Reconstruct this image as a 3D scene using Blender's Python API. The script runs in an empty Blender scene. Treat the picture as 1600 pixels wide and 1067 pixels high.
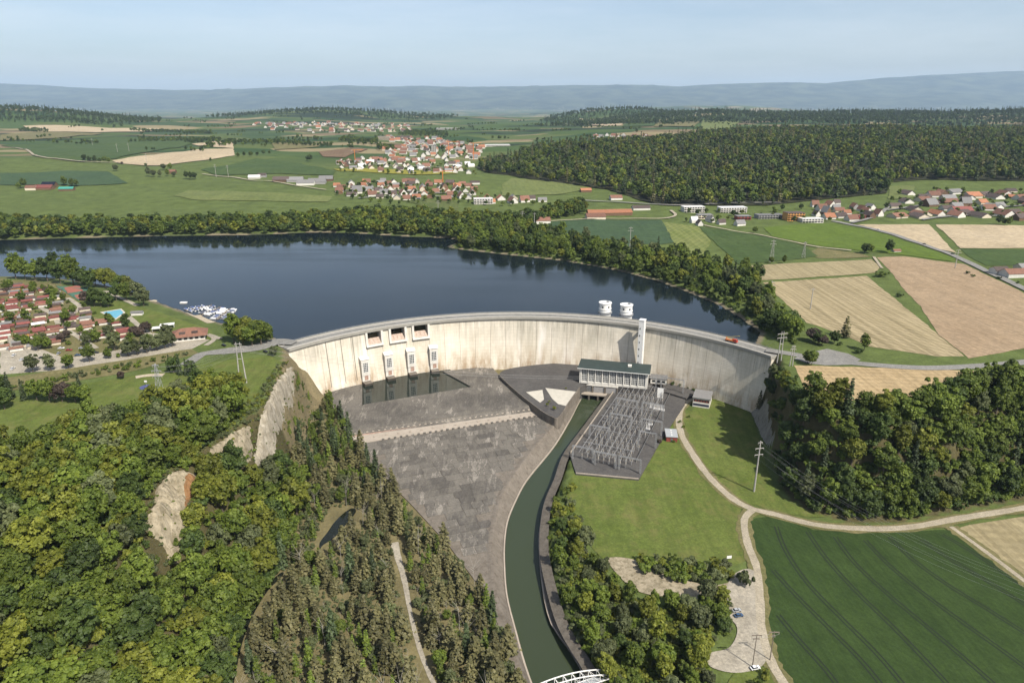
import bpy, bmesh, math, random
import numpy as np
from mathutils import Vector, Matrix
from mathutils.geometry import delaunay_2d_cdt

random.seed(7); rng = np.random.default_rng(7)
S = bpy.context.scene
COL = S.collection

# ------------------------------------------------------------------ camera, sky, sun, exposure
F = 1067.0; PITCH = math.radians(19.3); CAMH = 178.0
cam = bpy.data.cameras.new('camera'); camo = bpy.data.objects.new('camera', cam); COL.objects.link(camo)
cam.sensor_width = 36.0; cam.lens = 36.0 * F / 1600.0; cam.clip_start = 1.0; cam.clip_end = 120000.0
camo.location = (0, 0, CAMH); camo.rotation_euler = (math.radians(90) - PITCH, 0, 0)
S.camera = camo
SUN_AZ = math.radians(40.0); SUN_EL = math.radians(49.0)      # azimuth off straight-behind, to the right
sun_dir = Vector((math.sin(SUN_AZ) * math.cos(SUN_EL), -math.cos(SUN_AZ) * math.cos(SUN_EL), math.sin(SUN_EL)))
W = bpy.data.worlds.new('World'); S.world = W; W.use_nodes = True
nt = W.node_tree; nt.nodes.clear()
sky = nt.nodes.new('ShaderNodeTexSky'); sky.sky_type = 'NISHITA'; sky.sun_disc = False
sky.sun_elevation = SUN_EL; sky.sun_rotation = math.atan2(sun_dir.x, sun_dir.y)
sky.altitude = 600; sky.air_density = 0.9; sky.dust_density = 3.2; sky.ozone_density = 0.6
bg = nt.nodes.new('ShaderNodeBackground'); bg.inputs['Strength'].default_value = 0.105
wo = nt.nodes.new('ShaderNodeOutputWorld')
tcw = nt.nodes.new('ShaderNodeTexCoord'); mpw = nt.nodes.new('ShaderNodeMapping'); mpw.inputs['Scale'].default_value = (2.2, 2.2, 16)      # faint high cloud veils
nzw = nt.nodes.new('ShaderNodeTexNoise'); nzw.inputs['Scale'].default_value = 1.6; nzw.inputs['Detail'].default_value = 6; nzw.inputs['Roughness'].default_value = .62
crw = nt.nodes.new('ShaderNodeValToRGB'); crw.color_ramp.elements[0].position = .22; crw.color_ramp.elements[1].position = .85; crw.color_ramp.elements[1].color = (.42, .42, .42, 1)
mxw = nt.nodes.new('ShaderNodeMix'); mxw.data_type = 'RGBA'; mxw.inputs[7].default_value = (6.2, 6.5, 6.8, 1)
nt.links.new(tcw.outputs['Generated'], mpw.inputs[0]); nt.links.new(mpw.outputs[0], nzw.inputs['Vector']); nt.links.new(nzw.outputs[0], crw.inputs[0]); nt.links.new(crw.outputs[0], mxw.inputs[0]); nt.links.new(sky.outputs[0], mxw.inputs[6])
nt.links.new(mxw.outputs[2], bg.inputs[0]); nt.links.new(bg.outputs[0], wo.inputs[0])
sl = bpy.data.lights.new('sun', 'SUN'); sl.energy = 5.0; sl.angle = math.radians(0.53); sl.color = (1.0, 0.94, 0.84)
so = bpy.data.objects.new('sun', sl); COL.objects.link(so)
so.rotation_euler = (-sun_dir).to_track_quat('-Z', 'Y').to_euler()
S.view_settings.view_transform = 'Standard'; S.view_settings.look = 'None'
S.view_settings.exposure = 0.6; S.view_settings.gamma = 1.0; S.view_settings.use_curve_mapping = False
S.render.engine = 'CYCLES'
S.cycles.use_denoising = True; S.cycles.max_bounces = 6; S.cycles.diffuse_bounces = 3; S.cycles.glossy_bounces = 3
S.cycles.transmission_bounces = 3; S.cycles.transparent_max_bounces = 6; S.cycles.volume_bounces = 0
S.cycles.use_adaptive_sampling = True; S.cycles.adaptive_threshold = 0.015

# ------------------------------------------------------------------ picture point -> place on the ground
cP, sP = math.cos(PITCH), math.sin(PITCH)
def ray(px, py):
    dx = (px - 800) / F; dy = -(py - 533.5) / F
    return dx, cP + dy * sP, -sP + dy * cP
def U(px, py, z=0.0):
    d = ray(px, py); t = (z - CAMH) / d[2]
    return d[0] * t, d[1] * t
def UP(pts, z): return [U(a, b, z) for a, b in pts]
def PR(x, y, z):
    f = y * cP - (z - CAMH) * sP; u = y * sP + (z - CAMH) * cP
    return 800 + F * x / f, 533.5 - F * u / f

def sstep(a, b, x):
    t = np.clip((x - a) / (b - a), 0, 1); return t * t * (3 - 2 * t)
def inpoly(P, x, y):
    P = np.asarray(P, float); x = np.asarray(x, float); y = np.asarray(y, float)
    ins = np.zeros(x.shape, bool); n = len(P)
    for i in range(n):
        x0, y0 = P[i]; x1, y1 = P[(i + 1) % n]
        if y0 == y1: continue
        c = ((y0 > y) != (y1 > y)) & (x < (x1 - x0) * (y - y0) / (y1 - y0) + x0)
        ins ^= c
    return ins
def pdist(P, x, y, closed=True):
    P = np.asarray(P, float); x = np.asarray(x, float); y = np.asarray(y, float)
    best = np.full(x.shape, 1e18); n = len(P)
    for i in range(n if closed else n - 1):
        ax, ay = P[i]; bx, by = P[(i + 1) % n]
        ex, ey = bx - ax, by - ay; L = ex * ex + ey * ey + 1e-9
        t = np.clip(((x - ax) * ex + (y - ay) * ey) / L, 0, 1)
        d = (x - ax - t * ex) ** 2 + (y - ay - t * ey) ** 2
        best = np.minimum(best, d)
    return np.sqrt(best)
_ph = rng.uniform(0, 6.28, 64)
def wob(x, y, wl, k):          # smooth pseudo-noise, about -1..1
    a = 6.28318 / wl
    return (np.sin(x * a * 1.0 + y * a * 0.35 + _ph[k]) * np.sin(y * a * 0.9 - x * a * 0.3 + _ph[k + 1])
            + 0.6 * np.sin(x * a * 1.9 - y * a * 1.3 + _ph[k + 2]) * np.sin(y * a * 2.1 + x * a * 0.8 + _ph[k + 3])) / 1.3

# ------------------------------------------------------------------ outlines of the land (metres, from picture points at known levels)
CX, CY = 5.0, 345.0                                       # centre of the arch dam
def A(th, R): return CX + R * math.sin(th), CY + R * math.cos(th)
TH0, TH1 = math.radians(-50.5), math.radians(55.5)
FLOOR, LAKE, CANAL = -47.0, -2.5, -53.0
V_POLY = ([A(math.radians(a), 226) for a in np.linspace(-43, 47, 16)]
          + UP([(1168, 628), (1184, 662), (1203, 704), (1222, 764), (1262, 799), (1330, 814), (1400, 816), (1480, 800), (1600, 780), (1760, 752)], FLOOR)
          + [(900, 420), (900, -400), (-95, -400), (-95, 60)]
          + UP([(322, 1090), (352, 975), (420, 852), (466, 730), (496, 650), (512, 622)], FLOOR))
U_POLY = ([A(math.radians(a), 239) for a in np.linspace(-50, 55, 16)]
          + UP([(1225, 585), (1238, 612), (1262, 634), (1330, 646), (1420, 643), (1520, 622), (1600, 606), (1800, 590)], 0)
          + [(1300, 330), (1300, -600), (-260, -600), (-260, 40)]
          + UP([(-150, 1040), (0, 925), (110, 850), (215, 768), (300, 712), (362, 672), (405, 640), (428, 600), (441, 570)], 0))
L_POLY = (UP([(-420, 440), (-150, 436), (0, 432), (100, 436), (190, 452), (228, 466), (262, 478), (300, 492), (338, 503), (372, 512), (418, 524)], LAKE)
          + [A(math.radians(a), 238) for a in np.linspace(-48, 50, 14)]
          + UP([(1188, 520), (1158, 497), (1122, 476), (1076, 457), (1024, 438), (962, 422), (882, 408), (800, 399), (745, 393), (706, 388), (700, 384), (722, 378), (700, 372),
                (640, 370), (560, 365), (500, 363), (400, 367), (250, 369), (120, 372), (0, 375), (-300, 380), (-900, 385)], LAKE)
          + [(-1800, 640)])
CL = UP([(913, 616), (903, 634), (893, 654), (876, 684), (860, 707), (825, 750), (808, 781), (795, 813), (790, 847), (790, 884), (794, 932), (808, 987), (825, 1047), (850, 1110), (900, 1220), (960, 1400)], CANAL)
BL = UP([(904, 612), (899, 622), (885, 648), (872, 660), (858, 673), (831, 704), (802, 744), (785, 773), (776, 806), (769, 838), (771, 884), (775, 925), (789, 962), (810, 1030), (838, 1100), (885, 1200), (940, 1380)], FLOOR)
CR = UP([(968, 606), (955, 627), (918, 679), (888, 722), (868, 765), (854, 803), (845, 831), (844, 865), (849, 920), (859, 968), (871, 992), (893, 1022), (915, 1060), (945, 1110), (1000, 1220), (1070, 1400)], CANAL)
BR = [(x + 1.2, y + .3) for x, y in CR[:4]] + UP([(878, 748), (864, 782), (858, 818), (858, 865), (870, 920), (884, 965), (902, 1000), (925, 1035), (950, 1080), (975, 1120), (1040, 1240), (1120, 1420)], FLOOR)
C_POLY = [A(math.radians(4), 215)] + BL[1:] + BR[::-1][:-1] + [A(math.radians(18), 200)]

def plat(x, y):
    x = np.asarray(x, float); y = np.asarray(y, float)
    far = sstep(950, 2300, y)
    z = 24 * far + wob(x, y, 1500, 0) * 9 * sstep(1000, 1900, y) + wob(x, y, 620, 4) * 3 * sstep(1000, 1500, y)
    z = z + wob(x, y, 4200, 8) * 22 * sstep(2600, 5000, y)
    # wooded hill on the right, second ridge behind it, low wooded hills on the left horizon
    z = z + 34 * sstep(1350, 2400, y) * sstep(-150, 900, x) * (1 - 0.7 * sstep(3000, 4200, y))
    z = z + 62 * sstep(200, 1900, x) * np.exp(-((y - 5200) / 900.0) ** 2)
    z = z + 125 * np.exp(-((x + 3350) / 750.0) ** 2) * np.exp(-((y - 4700) / 500.0) ** 2)
    z = z + 80 * np.exp(-((x + 1800) / 900.0) ** 2) * np.exp(-((y - 6800) / 700.0) ** 2)
    z = z + 60 * np.exp(-((x - 900) / 600.0) ** 2) * np.exp(-((y - 6500) / 600.0) ** 2)
    z = z - 150 * sstep(7000, 11500, y) + wob(x, y, 9000, 12) * 30 * sstep(9000, 14000, y)
    z = z + 210 * np.exp(-((x - 4700) / 2600.0) ** 2) * np.exp(-((y - 17500) / 1500.0) ** 2)
    z = z + 1.2 * wob(x, y, 210, 16) * sstep(620, 900, y) + 0.8
    return z
def hgt0(x, y):
    x = np.atleast_1d(np.asarray(x, float)); y = np.atleast_1d(np.asarray(y, float))
    z = plat(x, y)
    nb = (y < 1500) & (np.abs(x) < 2200)
    if nb.any():
        xx, yy = x[nb], y[nb]; p = z[nb]
        dL = pdist(L_POLY, xx, yy); iL = inpoly(L_POLY, xx, yy)
        sh = (LAKE + 0.5) + (p - LAKE - 0.5) * sstep(0, 22, dL)
        p = np.where(iL, LAKE - 0.3 - np.minimum(dL * 0.3, 12), np.minimum(p, sh))
        iV = inpoly(V_POLY, xx, yy); iU = inpoly(U_POLY, xx, yy)
        dV = pdist(V_POLY, xx, yy); dU = pdist(U_POLY, xx, yy)
        t = np.where(iV, 0.0, np.where(iU, dV / (dV + dU + 1e-6), 1.0))
        n = wob(xx, yy, 46, 20) * 0.10 + wob(xx, yy, 19, 24) * 0.05
        t2 = np.clip(t + n * np.sin(np.clip(t, 0, 1) * math.pi), 0, 1)
        s = t2 * t2 * (3 - 2 * t2)
        fl = FLOOR - 0.6 + 0.0 * xx
        zz = fl + (p - fl) * s
        zz = np.where(iV, fl, zz)
        iC = inpoly(C_POLY, xx, yy)
        zz = np.where(iC, -60.0, zz)
        z[nb] = zz
    return z
def axis(f0, f1, step, grow, end0, end1):
    a = list(np.arange(f0, f1, step)); s = step
    while a[-1] < end1: s *= grow; a.append(a[-1] + s)
    s = step; b = []; x = f0
    while x > end0: s *= grow; x -= s; b.append(x)
    return np.array(b[::-1] + a)
gx = axis(-330, 430, 3.2, 1.045, -46000, 46000)
gy = axis(110, 660, 3.2, 1.022, -250, 34000)
X, Y = np.meshgrid(gx, gy); ZG = hgt0(X.ravel(), Y.ravel()).reshape(X.shape)
def hgt(x, y):
    """height of the ground sheet, read off its own grid"""
    x = np.atleast_1d(np.asarray(x, float)); y = np.atleast_1d(np.asarray(y, float))
    i = np.clip(np.searchsorted(gx, x) - 1, 0, len(gx) - 2); j = np.clip(np.searchsorted(gy, y) - 1, 0, len(gy) - 2)
    u = np.clip((x - gx[i]) / (gx[i + 1] - gx[i]), 0, 1); v = np.clip((y - gy[j]) / (gy[j + 1] - gy[j]), 0, 1)
    return ZG[j, i] * (1 - u) * (1 - v) + ZG[j, i + 1] * u * (1 - v) + ZG[j + 1, i] * (1 - u) * v + ZG[j + 1, i + 1] * u * v
def h1(x, y): return float(hgt(x, y)[0])
def G(pts):
    """picture points -> points where their sight lines first meet the ground"""
    px = np.array([p[0] for p in pts], float); py = np.array([p[1] for p in pts], float)
    dx, dy, dz = ray(px, py); dy = dy + 0 * dx; dz = dz + 0 * dx
    t = np.full(px.shape, 150.0); done = np.zeros(px.shape, bool); lo = t.copy(); hi = t.copy()
    for k in range(260):
        tn = t * 1.018
        below = (CAMH + dz * tn) < hgt(dx * tn, dy * tn)
        new = below & ~done
        lo[new] = t[new]; hi[new] = tn[new]; done |= new
        t = np.where(done, t, tn)
        if done.all(): break
    lo = np.where(done, lo, t); hi = np.where(done, hi, t)
    for k in range(14):
        m = (lo + hi) / 2; b = (CAMH + dz * m) < hgt(dx * m, dy * m)
        hi = np.where(b, m, hi); lo = np.where(b, lo, m)
    return np.stack([dx * hi, dy * hi, CAMH + dz * hi], 1)

# ------------------------------------------------------------------ materials
MATS = {}
def rgb(r, g, b): return (r, g, b, 1.0)
def sc(c, k): return tuple(x * k for x in c)
def newmat(name):
    m = bpy.data.materials.new(name); m.use_nodes = True
    n = m.node_tree.nodes; p = n.get('Principled BSDF'); MATS[name] = m
    return m, m.node_tree, p
def node(t, kind, **kw):
    n = t.nodes.new(kind)
    for k, v in kw.items():
        if k.startswith('in_'): n.inputs[int(k[3:])].default_value = v
        else: setattr(n, k, v)
    return n
def mixc(t, fac, a, b, blend='MIX'):
    m = t.nodes.new('ShaderNodeMix'); m.data_type = 'RGBA'; m.blend_type = blend
    for i, v in ((0, fac), (6, a), (7, b)):
        if isinstance(v, (int, float)): m.inputs[i].default_value = v
        elif isinstance(v, tuple): m.inputs[i].default_value = v
        else: t.links.new(v, m.inputs[i])
    return m.outputs[2]
def noise(t, vec, scale, detail=3.0, rough=0.6):
    n = node(t, 'ShaderNodeTexNoise'); n.inputs['Scale'].default_value = scale
    n.inputs['Detail'].default_value = detail; n.inputs['Roughness'].default_value = rough
    if vec is not None: t.links.new(vec, n.inputs['Vector'])
    return n.outputs['Fac']
def ramp(t, fac, a, b, c0=(0, 0, 0, 1), c1=(1, 1, 1, 1)):
    r = node(t, 'ShaderNodeValToRGB'); r.color_ramp.elements[0].position = a; r.color_ramp.elements[1].position = b
    r.color_ramp.elements[0].color = c0; r.color_ramp.elements[1].color = c1
    t.links.new(fac, r.inputs[0]); return r.outputs[0]
def pos(t): return node(t, 'ShaderNodeNewGeometry').outputs['Position']
def objc(t): return node(t, 'ShaderNodeTexCoord').outputs['Object']
def mapping(t, vec, rz=0.0, sc=(1, 1, 1)):
    m = node(t, 'ShaderNodeMapping'); m.inputs['Rotation'].default_value = (0, 0, rz); m.inputs['Scale'].default_value = sc
    t.links.new(vec, m.inputs['Vector']); return m.outputs[0]
def bump(t, p, height, dist=0.1, strength=0.5):
    b = node(t, 'ShaderNodeBump'); b.inputs['Distance'].default_value = dist; b.inputs['Strength'].default_value = strength
    t.links.new(height, b.inputs['Height']); t.links.new(b.outputs[0], p.inputs['Normal'])
def plain(name, c, rough=0.7, var=0.18, scale=0.6, metal=0.0, rnd=0.0, spec=0.4):
    c = sc(c, .72 if max(c) < .5 else .86)
    m, t, p = newmat(name); v = objc(t)
    f = noise(t, v, scale, 4)
    a = tuple(x * (1 - var) for x in c) + (1,); b = tuple(min(1, x * (1 + var)) for x in c) + (1,)
    col = mixc(t, ramp(t, f, .3, .7), a, b)
    if rnd:
        oi = node(t, 'ShaderNodeObjectInfo').outputs['Random']
        k = node(t, 'ShaderNodeMapRange'); k.inputs[3].default_value = 1 - rnd; k.inputs[4].default_value = 1 + rnd
        t.links.new(oi, k.inputs[0]); col = mixc(t, 1.0, col, k.outputs[0], 'MULTIPLY')
    t.links.new(col, p.inputs['Base Color']); p.inputs['Roughness'].default_value = rough; p.inputs['Metallic'].default_value = metal
    p.inputs['Specular IOR Level'].default_value = spec
    return m
def fieldmat(name, c1, c2, ang=0.0, period=0.0, amt=0.5, big=0.012, fine=0.6, track=0.0, patch=0.35):
    """crop or soil: broad tone changes, fine grain, optional drill rows along an angle (world metres)"""
    def dull(c):
        l = .3 * c[0] + .6 * c[1] + .1 * c[2]
        return (c[0] + (l - c[0]) * .24, c[1] + (l - c[1]) * .14, c[2] + (l - c[2]) * .04) if c[1] > c[0] else c
    c1, c2 = sc(dull(c1), .62), sc(dull(c2), .62)
    m, t, p = newmat(name); v = pos(t)
    col = mixc(t, ramp(t, noise(t, v, big, 5, .62), .32, .68), c1 + (1,), c2 + (1,))
    g = noise(t, v, fine, 3, .7)
    g3 = noise(t, v, big * 7, 4, .7)
    col = mixc(t, .42, col, ramp(t, g3, .3, .7, (.3, .3, .3, 1), (.72, .7, .66, 1)), 'OVERLAY')
    col = mixc(t, 0.45, col, ramp(t, g, .25, .75, (.25, .25, .25, 1), (1.0, 1.0, 1.0, 1)), 'OVERLAY')
    if period:
        mv = mapping(t, v, -ang)
        w = node(t, 'ShaderNodeTexWave'); w.wave_type = 'BANDS'; w.bands_direction = 'X'; w.inputs['Scale'].default_value = 6.283 / period / 20.0
        w.inputs['Distortion'].default_value = .25; w.inputs['Detail'].default_value = 1; w.inputs['Detail Scale'].default_value = 0.2
        t.links.new(mv, w.inputs['Vector'])
        st = noise(t, mapping(t, v, -ang, (1, .02, 1)), 2.2 / period, 3, .7)
        s = mixc(t, 0.72, w.outputs['Fac'], ramp(t, st, .35, .65))
        col = mixc(t, amt, col, ramp(t, s, .2, .8, tuple(x * .62 for x in c1) + (1,), tuple(min(1, x * 1.3) for x in c2) + (1,)))
    if track:                                      # worn and dry patches
        dn = noise(t, v, big * 2.6, 6, .72)
        col = mixc(t, ramp(t, dn, .50, .70, (0, 0, 0, 1), (track, track, track, 1)), col, (.15, .125, .052, 1))
        col = mixc(t, ramp(t, noise(t, mapping(t, v, .5, (1, .12, 1)), .22, 3, .6), .45, .62, (0, 0, 0, 1), (.28, .28, .28, 1)), col, tuple(x * .62 for x in c1) + (1,))
    t.links.new(col, p.inputs['Base Color']); p.inputs['Roughness'].default_value = 0.95; p.inputs['Specular IOR Level'].default_value = 0.15
    bump(t, p, g, 0.25, 0.5)
    return m
def concretemat(name, c1, c2, scale=0.25, rough=.9, streak=0.0, rnd=0.0, stain=(.05, .045, .04), stamt=0.4):
    c1, c2, stain = sc(c1, .74), sc(c2, .74), sc(stain, .74)
    m, t, p = newmat(name); v = pos(t)
    col = mixc(t, ramp(t, noise(t, v, scale, 6, .65), .3, .7), c1 + (1,), c2 + (1,))
    st = noise(t, v, scale * 3.1, 5, .75)
    col = mixc(t, ramp(t, st, .52, .72, (0, 0, 0, 1), (stamt, stamt, stamt, 1)), col, stain + (1,))
    if streak:
        sn = noise(t, mapping(t, v, 0, (1, 1, .06)), .5, 4, .7)
        col = mixc(t, ramp(t, sn, .48, .7, (0, 0, 0, 1), (streak, streak, streak, 1)), col, stain + (1,))
    if rnd:
        oi = node(t, 'ShaderNodeObjectInfo').outputs['Random']
        k = node(t, 'ShaderNodeMapRange'); k.inputs[3].default_value = 1 - rnd; k.inputs[4].default_value = 1 + rnd
        t.links.new(oi, k.inputs[0]); col = mixc(t, 1.0, col, k.outputs[0], 'MULTIPLY')
    t.links.new(col, p.inputs['Base Color']); p.inputs['Roughness'].default_value = rough; p.inputs['Specular IOR Level'].default_value = .25
    bump(t, p, st, 0.05, 0.4)
    return m
def leafmat(name, c, c2, trans=0.25):
    c, c2 = sc(c, .68), sc(c2, .68)
    m, t, p = newmat(name)
    oi = node(t, 'ShaderNodeObjectInfo').outputs['Random']
    at = node(t, 'ShaderNodeAttribute'); at.attribute_name = 'tone'
    col = mixc(t, at.outputs['Fac'], c + (1,), c2 + (1,))
    k = node(t, 'ShaderNodeMapRange'); k.inputs[3].default_value = 0.72; k.inputs[4].default_value = 1.28
    t.links.new(oi, k.inputs[0]); col = mixc(t, 1.0, col, k.outputs[0], 'MULTIPLY')
    t.links.new(col, p.inputs['Base Color']); p.inputs['Roughness'].default_value = 0.6; p.inputs['Specular IOR Level'].default_value = 0.25
    tr = node(t, 'ShaderNodeBsdfTranslucent'); t.links.new(mixc(t, 1.0, col, (1.0, 1.15, .45, 1), 'MULTIPLY'), tr.inputs[0])
    mx = node(t, 'ShaderNodeMixShader'); mx.inputs[0].default_value = trans
    t.links.new(p.outputs[0], mx.inputs[1]); t.links.new(tr.outputs[0], mx.inputs[2])
    t.links.new(mx.outputs[0], t.nodes['Material Output'].inputs[0])
    return m

# ------------------------------------------------------------------ mesh helpers
class MB:
    def __init__(s): s.v = []; s.f = []; s.m = []; s.uv = None
    def poly(s, pts, mi=0):
        b = len(s.v); s.v += [tuple(p) for p in pts]; s.f.append(tuple(range(b, b + len(pts)))); s.m.append(mi); return s
    def box(s, c, d, rz=0.0, mi=0, rot=None):
        x, y, z = d[0] / 2, d[1] / 2, d[2] / 2; b = len(s.v)
        R = rot if rot is not None else Matrix.Rotation(rz, 3, 'Z')
        for q in ((-x, -y, -z), (x, -y, -z), (x, y, -z), (-x, y, -z), (-x, -y, z), (x, -y, z), (x, y, z), (-x, y, z)):
            w = R @ Vector(q); s.v.append((c[0] + w.x, c[1] + w.y, c[2] + w.z))
        for f in ((0, 3, 2, 1), (4, 5, 6, 7), (0, 1, 5, 4), (1, 2, 6, 5), (2, 3, 7, 6), (3, 0, 4, 7)):
            s.f.append(tuple(b + i for i in f)); s.m.append(mi)
        return s
    def bar(s, p, q, w, w2=None, mi=0):
        p = Vector(p); q = Vector(q); d = q - p
        if d.length < 1e-6: return s
        return s.box((p + q) / 2, (w, w2 or w, d.length), rot=d.to_track_quat('Z', 'Y').to_matrix(), mi=mi)
    def tube(s, p, q, r0, r1=None, n=8, mi=0, caps=True):
        p = Vector(p); q = Vector(q); r1 = r0 if r1 is None else r1; d = q - p
        R = d.to_track_quat('Z', 'Y').to_matrix(); b = len(s.v)
        for c, r in ((p, r0), (q, r1)):
            for i in range(n):
                a = 6.283185 * i / n; w = R @ Vector((r * math.cos(a), r * math.sin(a), 0)); s.v.append(tuple(c + w))
        for i in range(n):
            j = (i + 1) % n; s.f.append((b + i, b + j, b + n + j, b + n + i)); s.m.append(mi)
        if caps:
            s.f.append(tuple(b + n + i for i in range(n))); s.m.append(mi); s.f.append(tuple(b + i for i in range(n))[::-1]); s.m.append(mi)
        return s
    def lathe(s, prof, n=24, c=(0, 0), mi=0):
        b = len(s.v)
        for r, z in prof:
            for i in range(n):
                a = 6.283185 * i / n; s.v.append((c[0] + r * math.cos(a), c[1] + r * math.sin(a), z))
        for k in range(len(prof) - 1):
            for i in range(n):
                j = (i + 1) % n; o = b + k * n
                s.f.append((o + i, o + j, o + n + j, o + n + i)); s.m.append(mi)
        s.f.append(tuple(b + (len(prof) - 1) * n + i for i in range(n))); s.m.append(mi)
        return s
    def prism(s, P, z0, z1, mi=0, top=True, mt=None):
        P = [(p[0], p[1]) for p in P]
        ar = sum(P[i][0] * P[(i + 1) % len(P)][1] - P[(i + 1) % len(P)][0] * P[i][1] for i in range(len(P)))
        if ar < 0: P = P[::-1]
        n = len(P); b = len(s.v)
        s.v += [(x, y, z0) for x, y in P] + [(x, y, z1) for x, y in P]
        for i in range(n):
            j = (i + 1) % n; s.f.append((b + i, b + j, b + n + j, b + n + i)); s.m.append(mi)
        if top: s.f.append(tuple(b + n + i for i in range(n))); s.m.append(mi if mt is None else mt)
        return s
    def ribbon(s, a, b, mi=0):
        o = len(s.v); n = len(a); s.v += [tuple(p) for p in a] + [tuple(p) for p in b]
        for i in range(n - 1): s.f.append((o + i, o + i + 1, o + n + i + 1, o + n + i)); s.m.append(mi)
        return s
    def mesh(s, name, mats):
        me = bpy.data.meshes.new(name); me.from_pydata(s.v, [], s.f)
        if not isinstance(mats, (list, tuple)): mats = [mats]
        for m in mats: me.materials.append(MATS[m] if isinstance(m, str) else m)
        if len(mats) > 1: me.polygons.foreach_set('material_index', s.m)
        if s.uv is not None:
            l = me.uv_layers.new(name='UVMap'); idx = np.zeros(len(me.loops), int); me.loops.foreach_get('vertex_index', idx)
            l.data.foreach_set('uv', np.asarray(s.uv, float)[idx].ravel())
        me.update(); return me
    def build(s, name, mats, parent=None, loc=None, rz=0.0): return link(name, s.mesh(name, mats), parent, loc, rz)
def link(name, me, parent=None, loc=None, rz=0.0):
    o = bpy.data.objects.new(name, me); COL.objects.link(o)
    if loc is not None: o.location = loc
    if rz: o.rotation_euler = (0, 0, rz)
    if parent is not None: o.parent = parent
    return o
def tag(o, label, cat=None, group=None, kind=None):
    o['label'] = label
    if cat: o['category'] = cat
    if group: o['group'] = group
    if kind: o['kind'] = kind
    return o
def empty(name, label, cat, loc=(0, 0, 0), rz=0.0, group=None):
    o = bpy.data.objects.new(name, None); COL.objects.link(o); o.location = loc; o.rotation_euler = (0, 0, rz)
    o.empty_display_size = 0.5
    return tag(o, label, cat, group)
def struct(name, me_or_mb, mats, label):
    me = me_or_mb.mesh(name, mats) if isinstance(me_or_mb, MB) else me_or_mb
    return tag(link(name, me), label, kind='structure')
def smooth(o):
    o.data.polygons.foreach_set('use_smooth', [True] * len(o.data.polygons)); return o
def resample(P, step, closed=True):
    out = []; n = len(P)
    for i in range(n if closed else n - 1):
        a = P[i]; b = P[(i + 1) % n]; L = math.dist(a[:2], b[:2]); k = max(1, int(L / step))
        for j in range(k): out.append((a[0] + (b[0] - a[0]) * j / k, a[1] + (b[1] - a[1]) * j / k))
    if not closed: out.append(tuple(P[-1][:2]))
    return out
def curve(P, n=6, closed=False):
    """Catmull-Rom through 2-D points"""
    P = [np.array(p[:2], float) for p in P]; out = []; m = len(P)
    for i in range(m if closed else m - 1):
        g = (lambda k: P[k % m]) if closed else (lambda k: P[min(max(k, 0), m - 1)])
        p0, p1, p2, p3 = g(i - 1), g(i), g(i + 1), g(i + 2)
        for j in range(n):
            t = j / n
            out.append(tuple(.5 * ((2 * p1) + (p2 - p0) * t + (2 * p0 - 5 * p1 + 4 * p2 - p3) * t * t + (3 * p1 - p0 - 3 * p2 + p3) * t ** 3)))
    if not closed: out.append(tuple(P[-1]))
    return out
def drape(name, P, mat, off, step, label, kind='structure', z=None):
    """a sheet inside outline P lying on the ground (or at level z)"""
    B = resample(P, step); n = len(B)
    xs = [b[0] for b in B]; ys = [b[1] for b in B]
    pts = list(B)
    if z is None:
        gx, gy = np.meshgrid(np.arange(min(xs), max(xs), step), np.arange(min(ys), max(ys), step))
        gx = gx.ravel(); gy = gy.ravel(); k = inpoly(B, gx, gy)
        gx, gy = gx[k], gy[k]
        if len(gx):
            k = pdist(B, gx, gy) > step * .3; pts += list(zip(gx[k], gy[k]))
    vs, _, fs, *_ = delaunay_2d_cdt([Vector(p) for p in pts], [(i, (i + 1) % n) for i in range(n)], [list(range(n))], 1, 1e-4)
    zz = hgt([v.x for v in vs], [v.y for v in vs]) + off if z is None else np.full(len(vs), z)
    me = bpy.data.meshes.new(name)
    fs = [f for f in fs]
    me.from_pydata([(v.x, v.y, float(q)) for v, q in zip(vs, zz)], [], fs)
    bm = bmesh.new(); bm.from_mesh(me)
    for f in bm.faces:
        if f.normal.z < 0: f.normal_flip()
    bm.to_mesh(me); bm.free()
    me.materials.append(MATS[mat]); me.update()
    o = link(name, me); tag(o, label, kind=kind); return o
def strip(name, line, width, mat, off, label, z=None, step=4.0):
    """a road or path following the ground"""
    L = resample(line, step, False); L = [Vector(p) for p in L]; n = len(L); a = []; b = []; c = []
    for i in range(n):
        d = (L[min(i + 1, n - 1)] - L[max(i - 1, 0)]).normalized(); q = Vector((-d.y, d.x))
        w = (width(i / (n - 1)) if callable(width) else width) * (1 + .10 * math.sin(i * .9) * math.sin(i * .37 + 1) + (.05 * math.sin(i * 2.3) if mat in ('track', 'gravel') else 0)) if mat in ('track', 'gravel', 'sand') else (width(i / (n - 1)) if callable(width) else width)
        a.append(L[i] + q * w / 2); b.append(L[i] - q * w / 2); c.append(L[i])
    Z = (lambda P: hgt([p.x for p in P], [p.y for p in P]) + off) if z is None else (lambda P: np.full(n, z))
    zc = Z(c); za = np.maximum(Z(a), zc - .3); zb = np.maximum(Z(b), zc - .3)
    m = MB().ribbon([(p.x, p.y, q) for p, q in zip(b, zb)], [(p.x, p.y, q) for p, q in zip(c, zc + .02)])
    m.ribbon([(p.x, p.y, q) for p, q in zip(c, zc + .02)], [(p.x, p.y, q) for p, q in zip(a, za)])
    return struct(name, m, mat, label)

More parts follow.
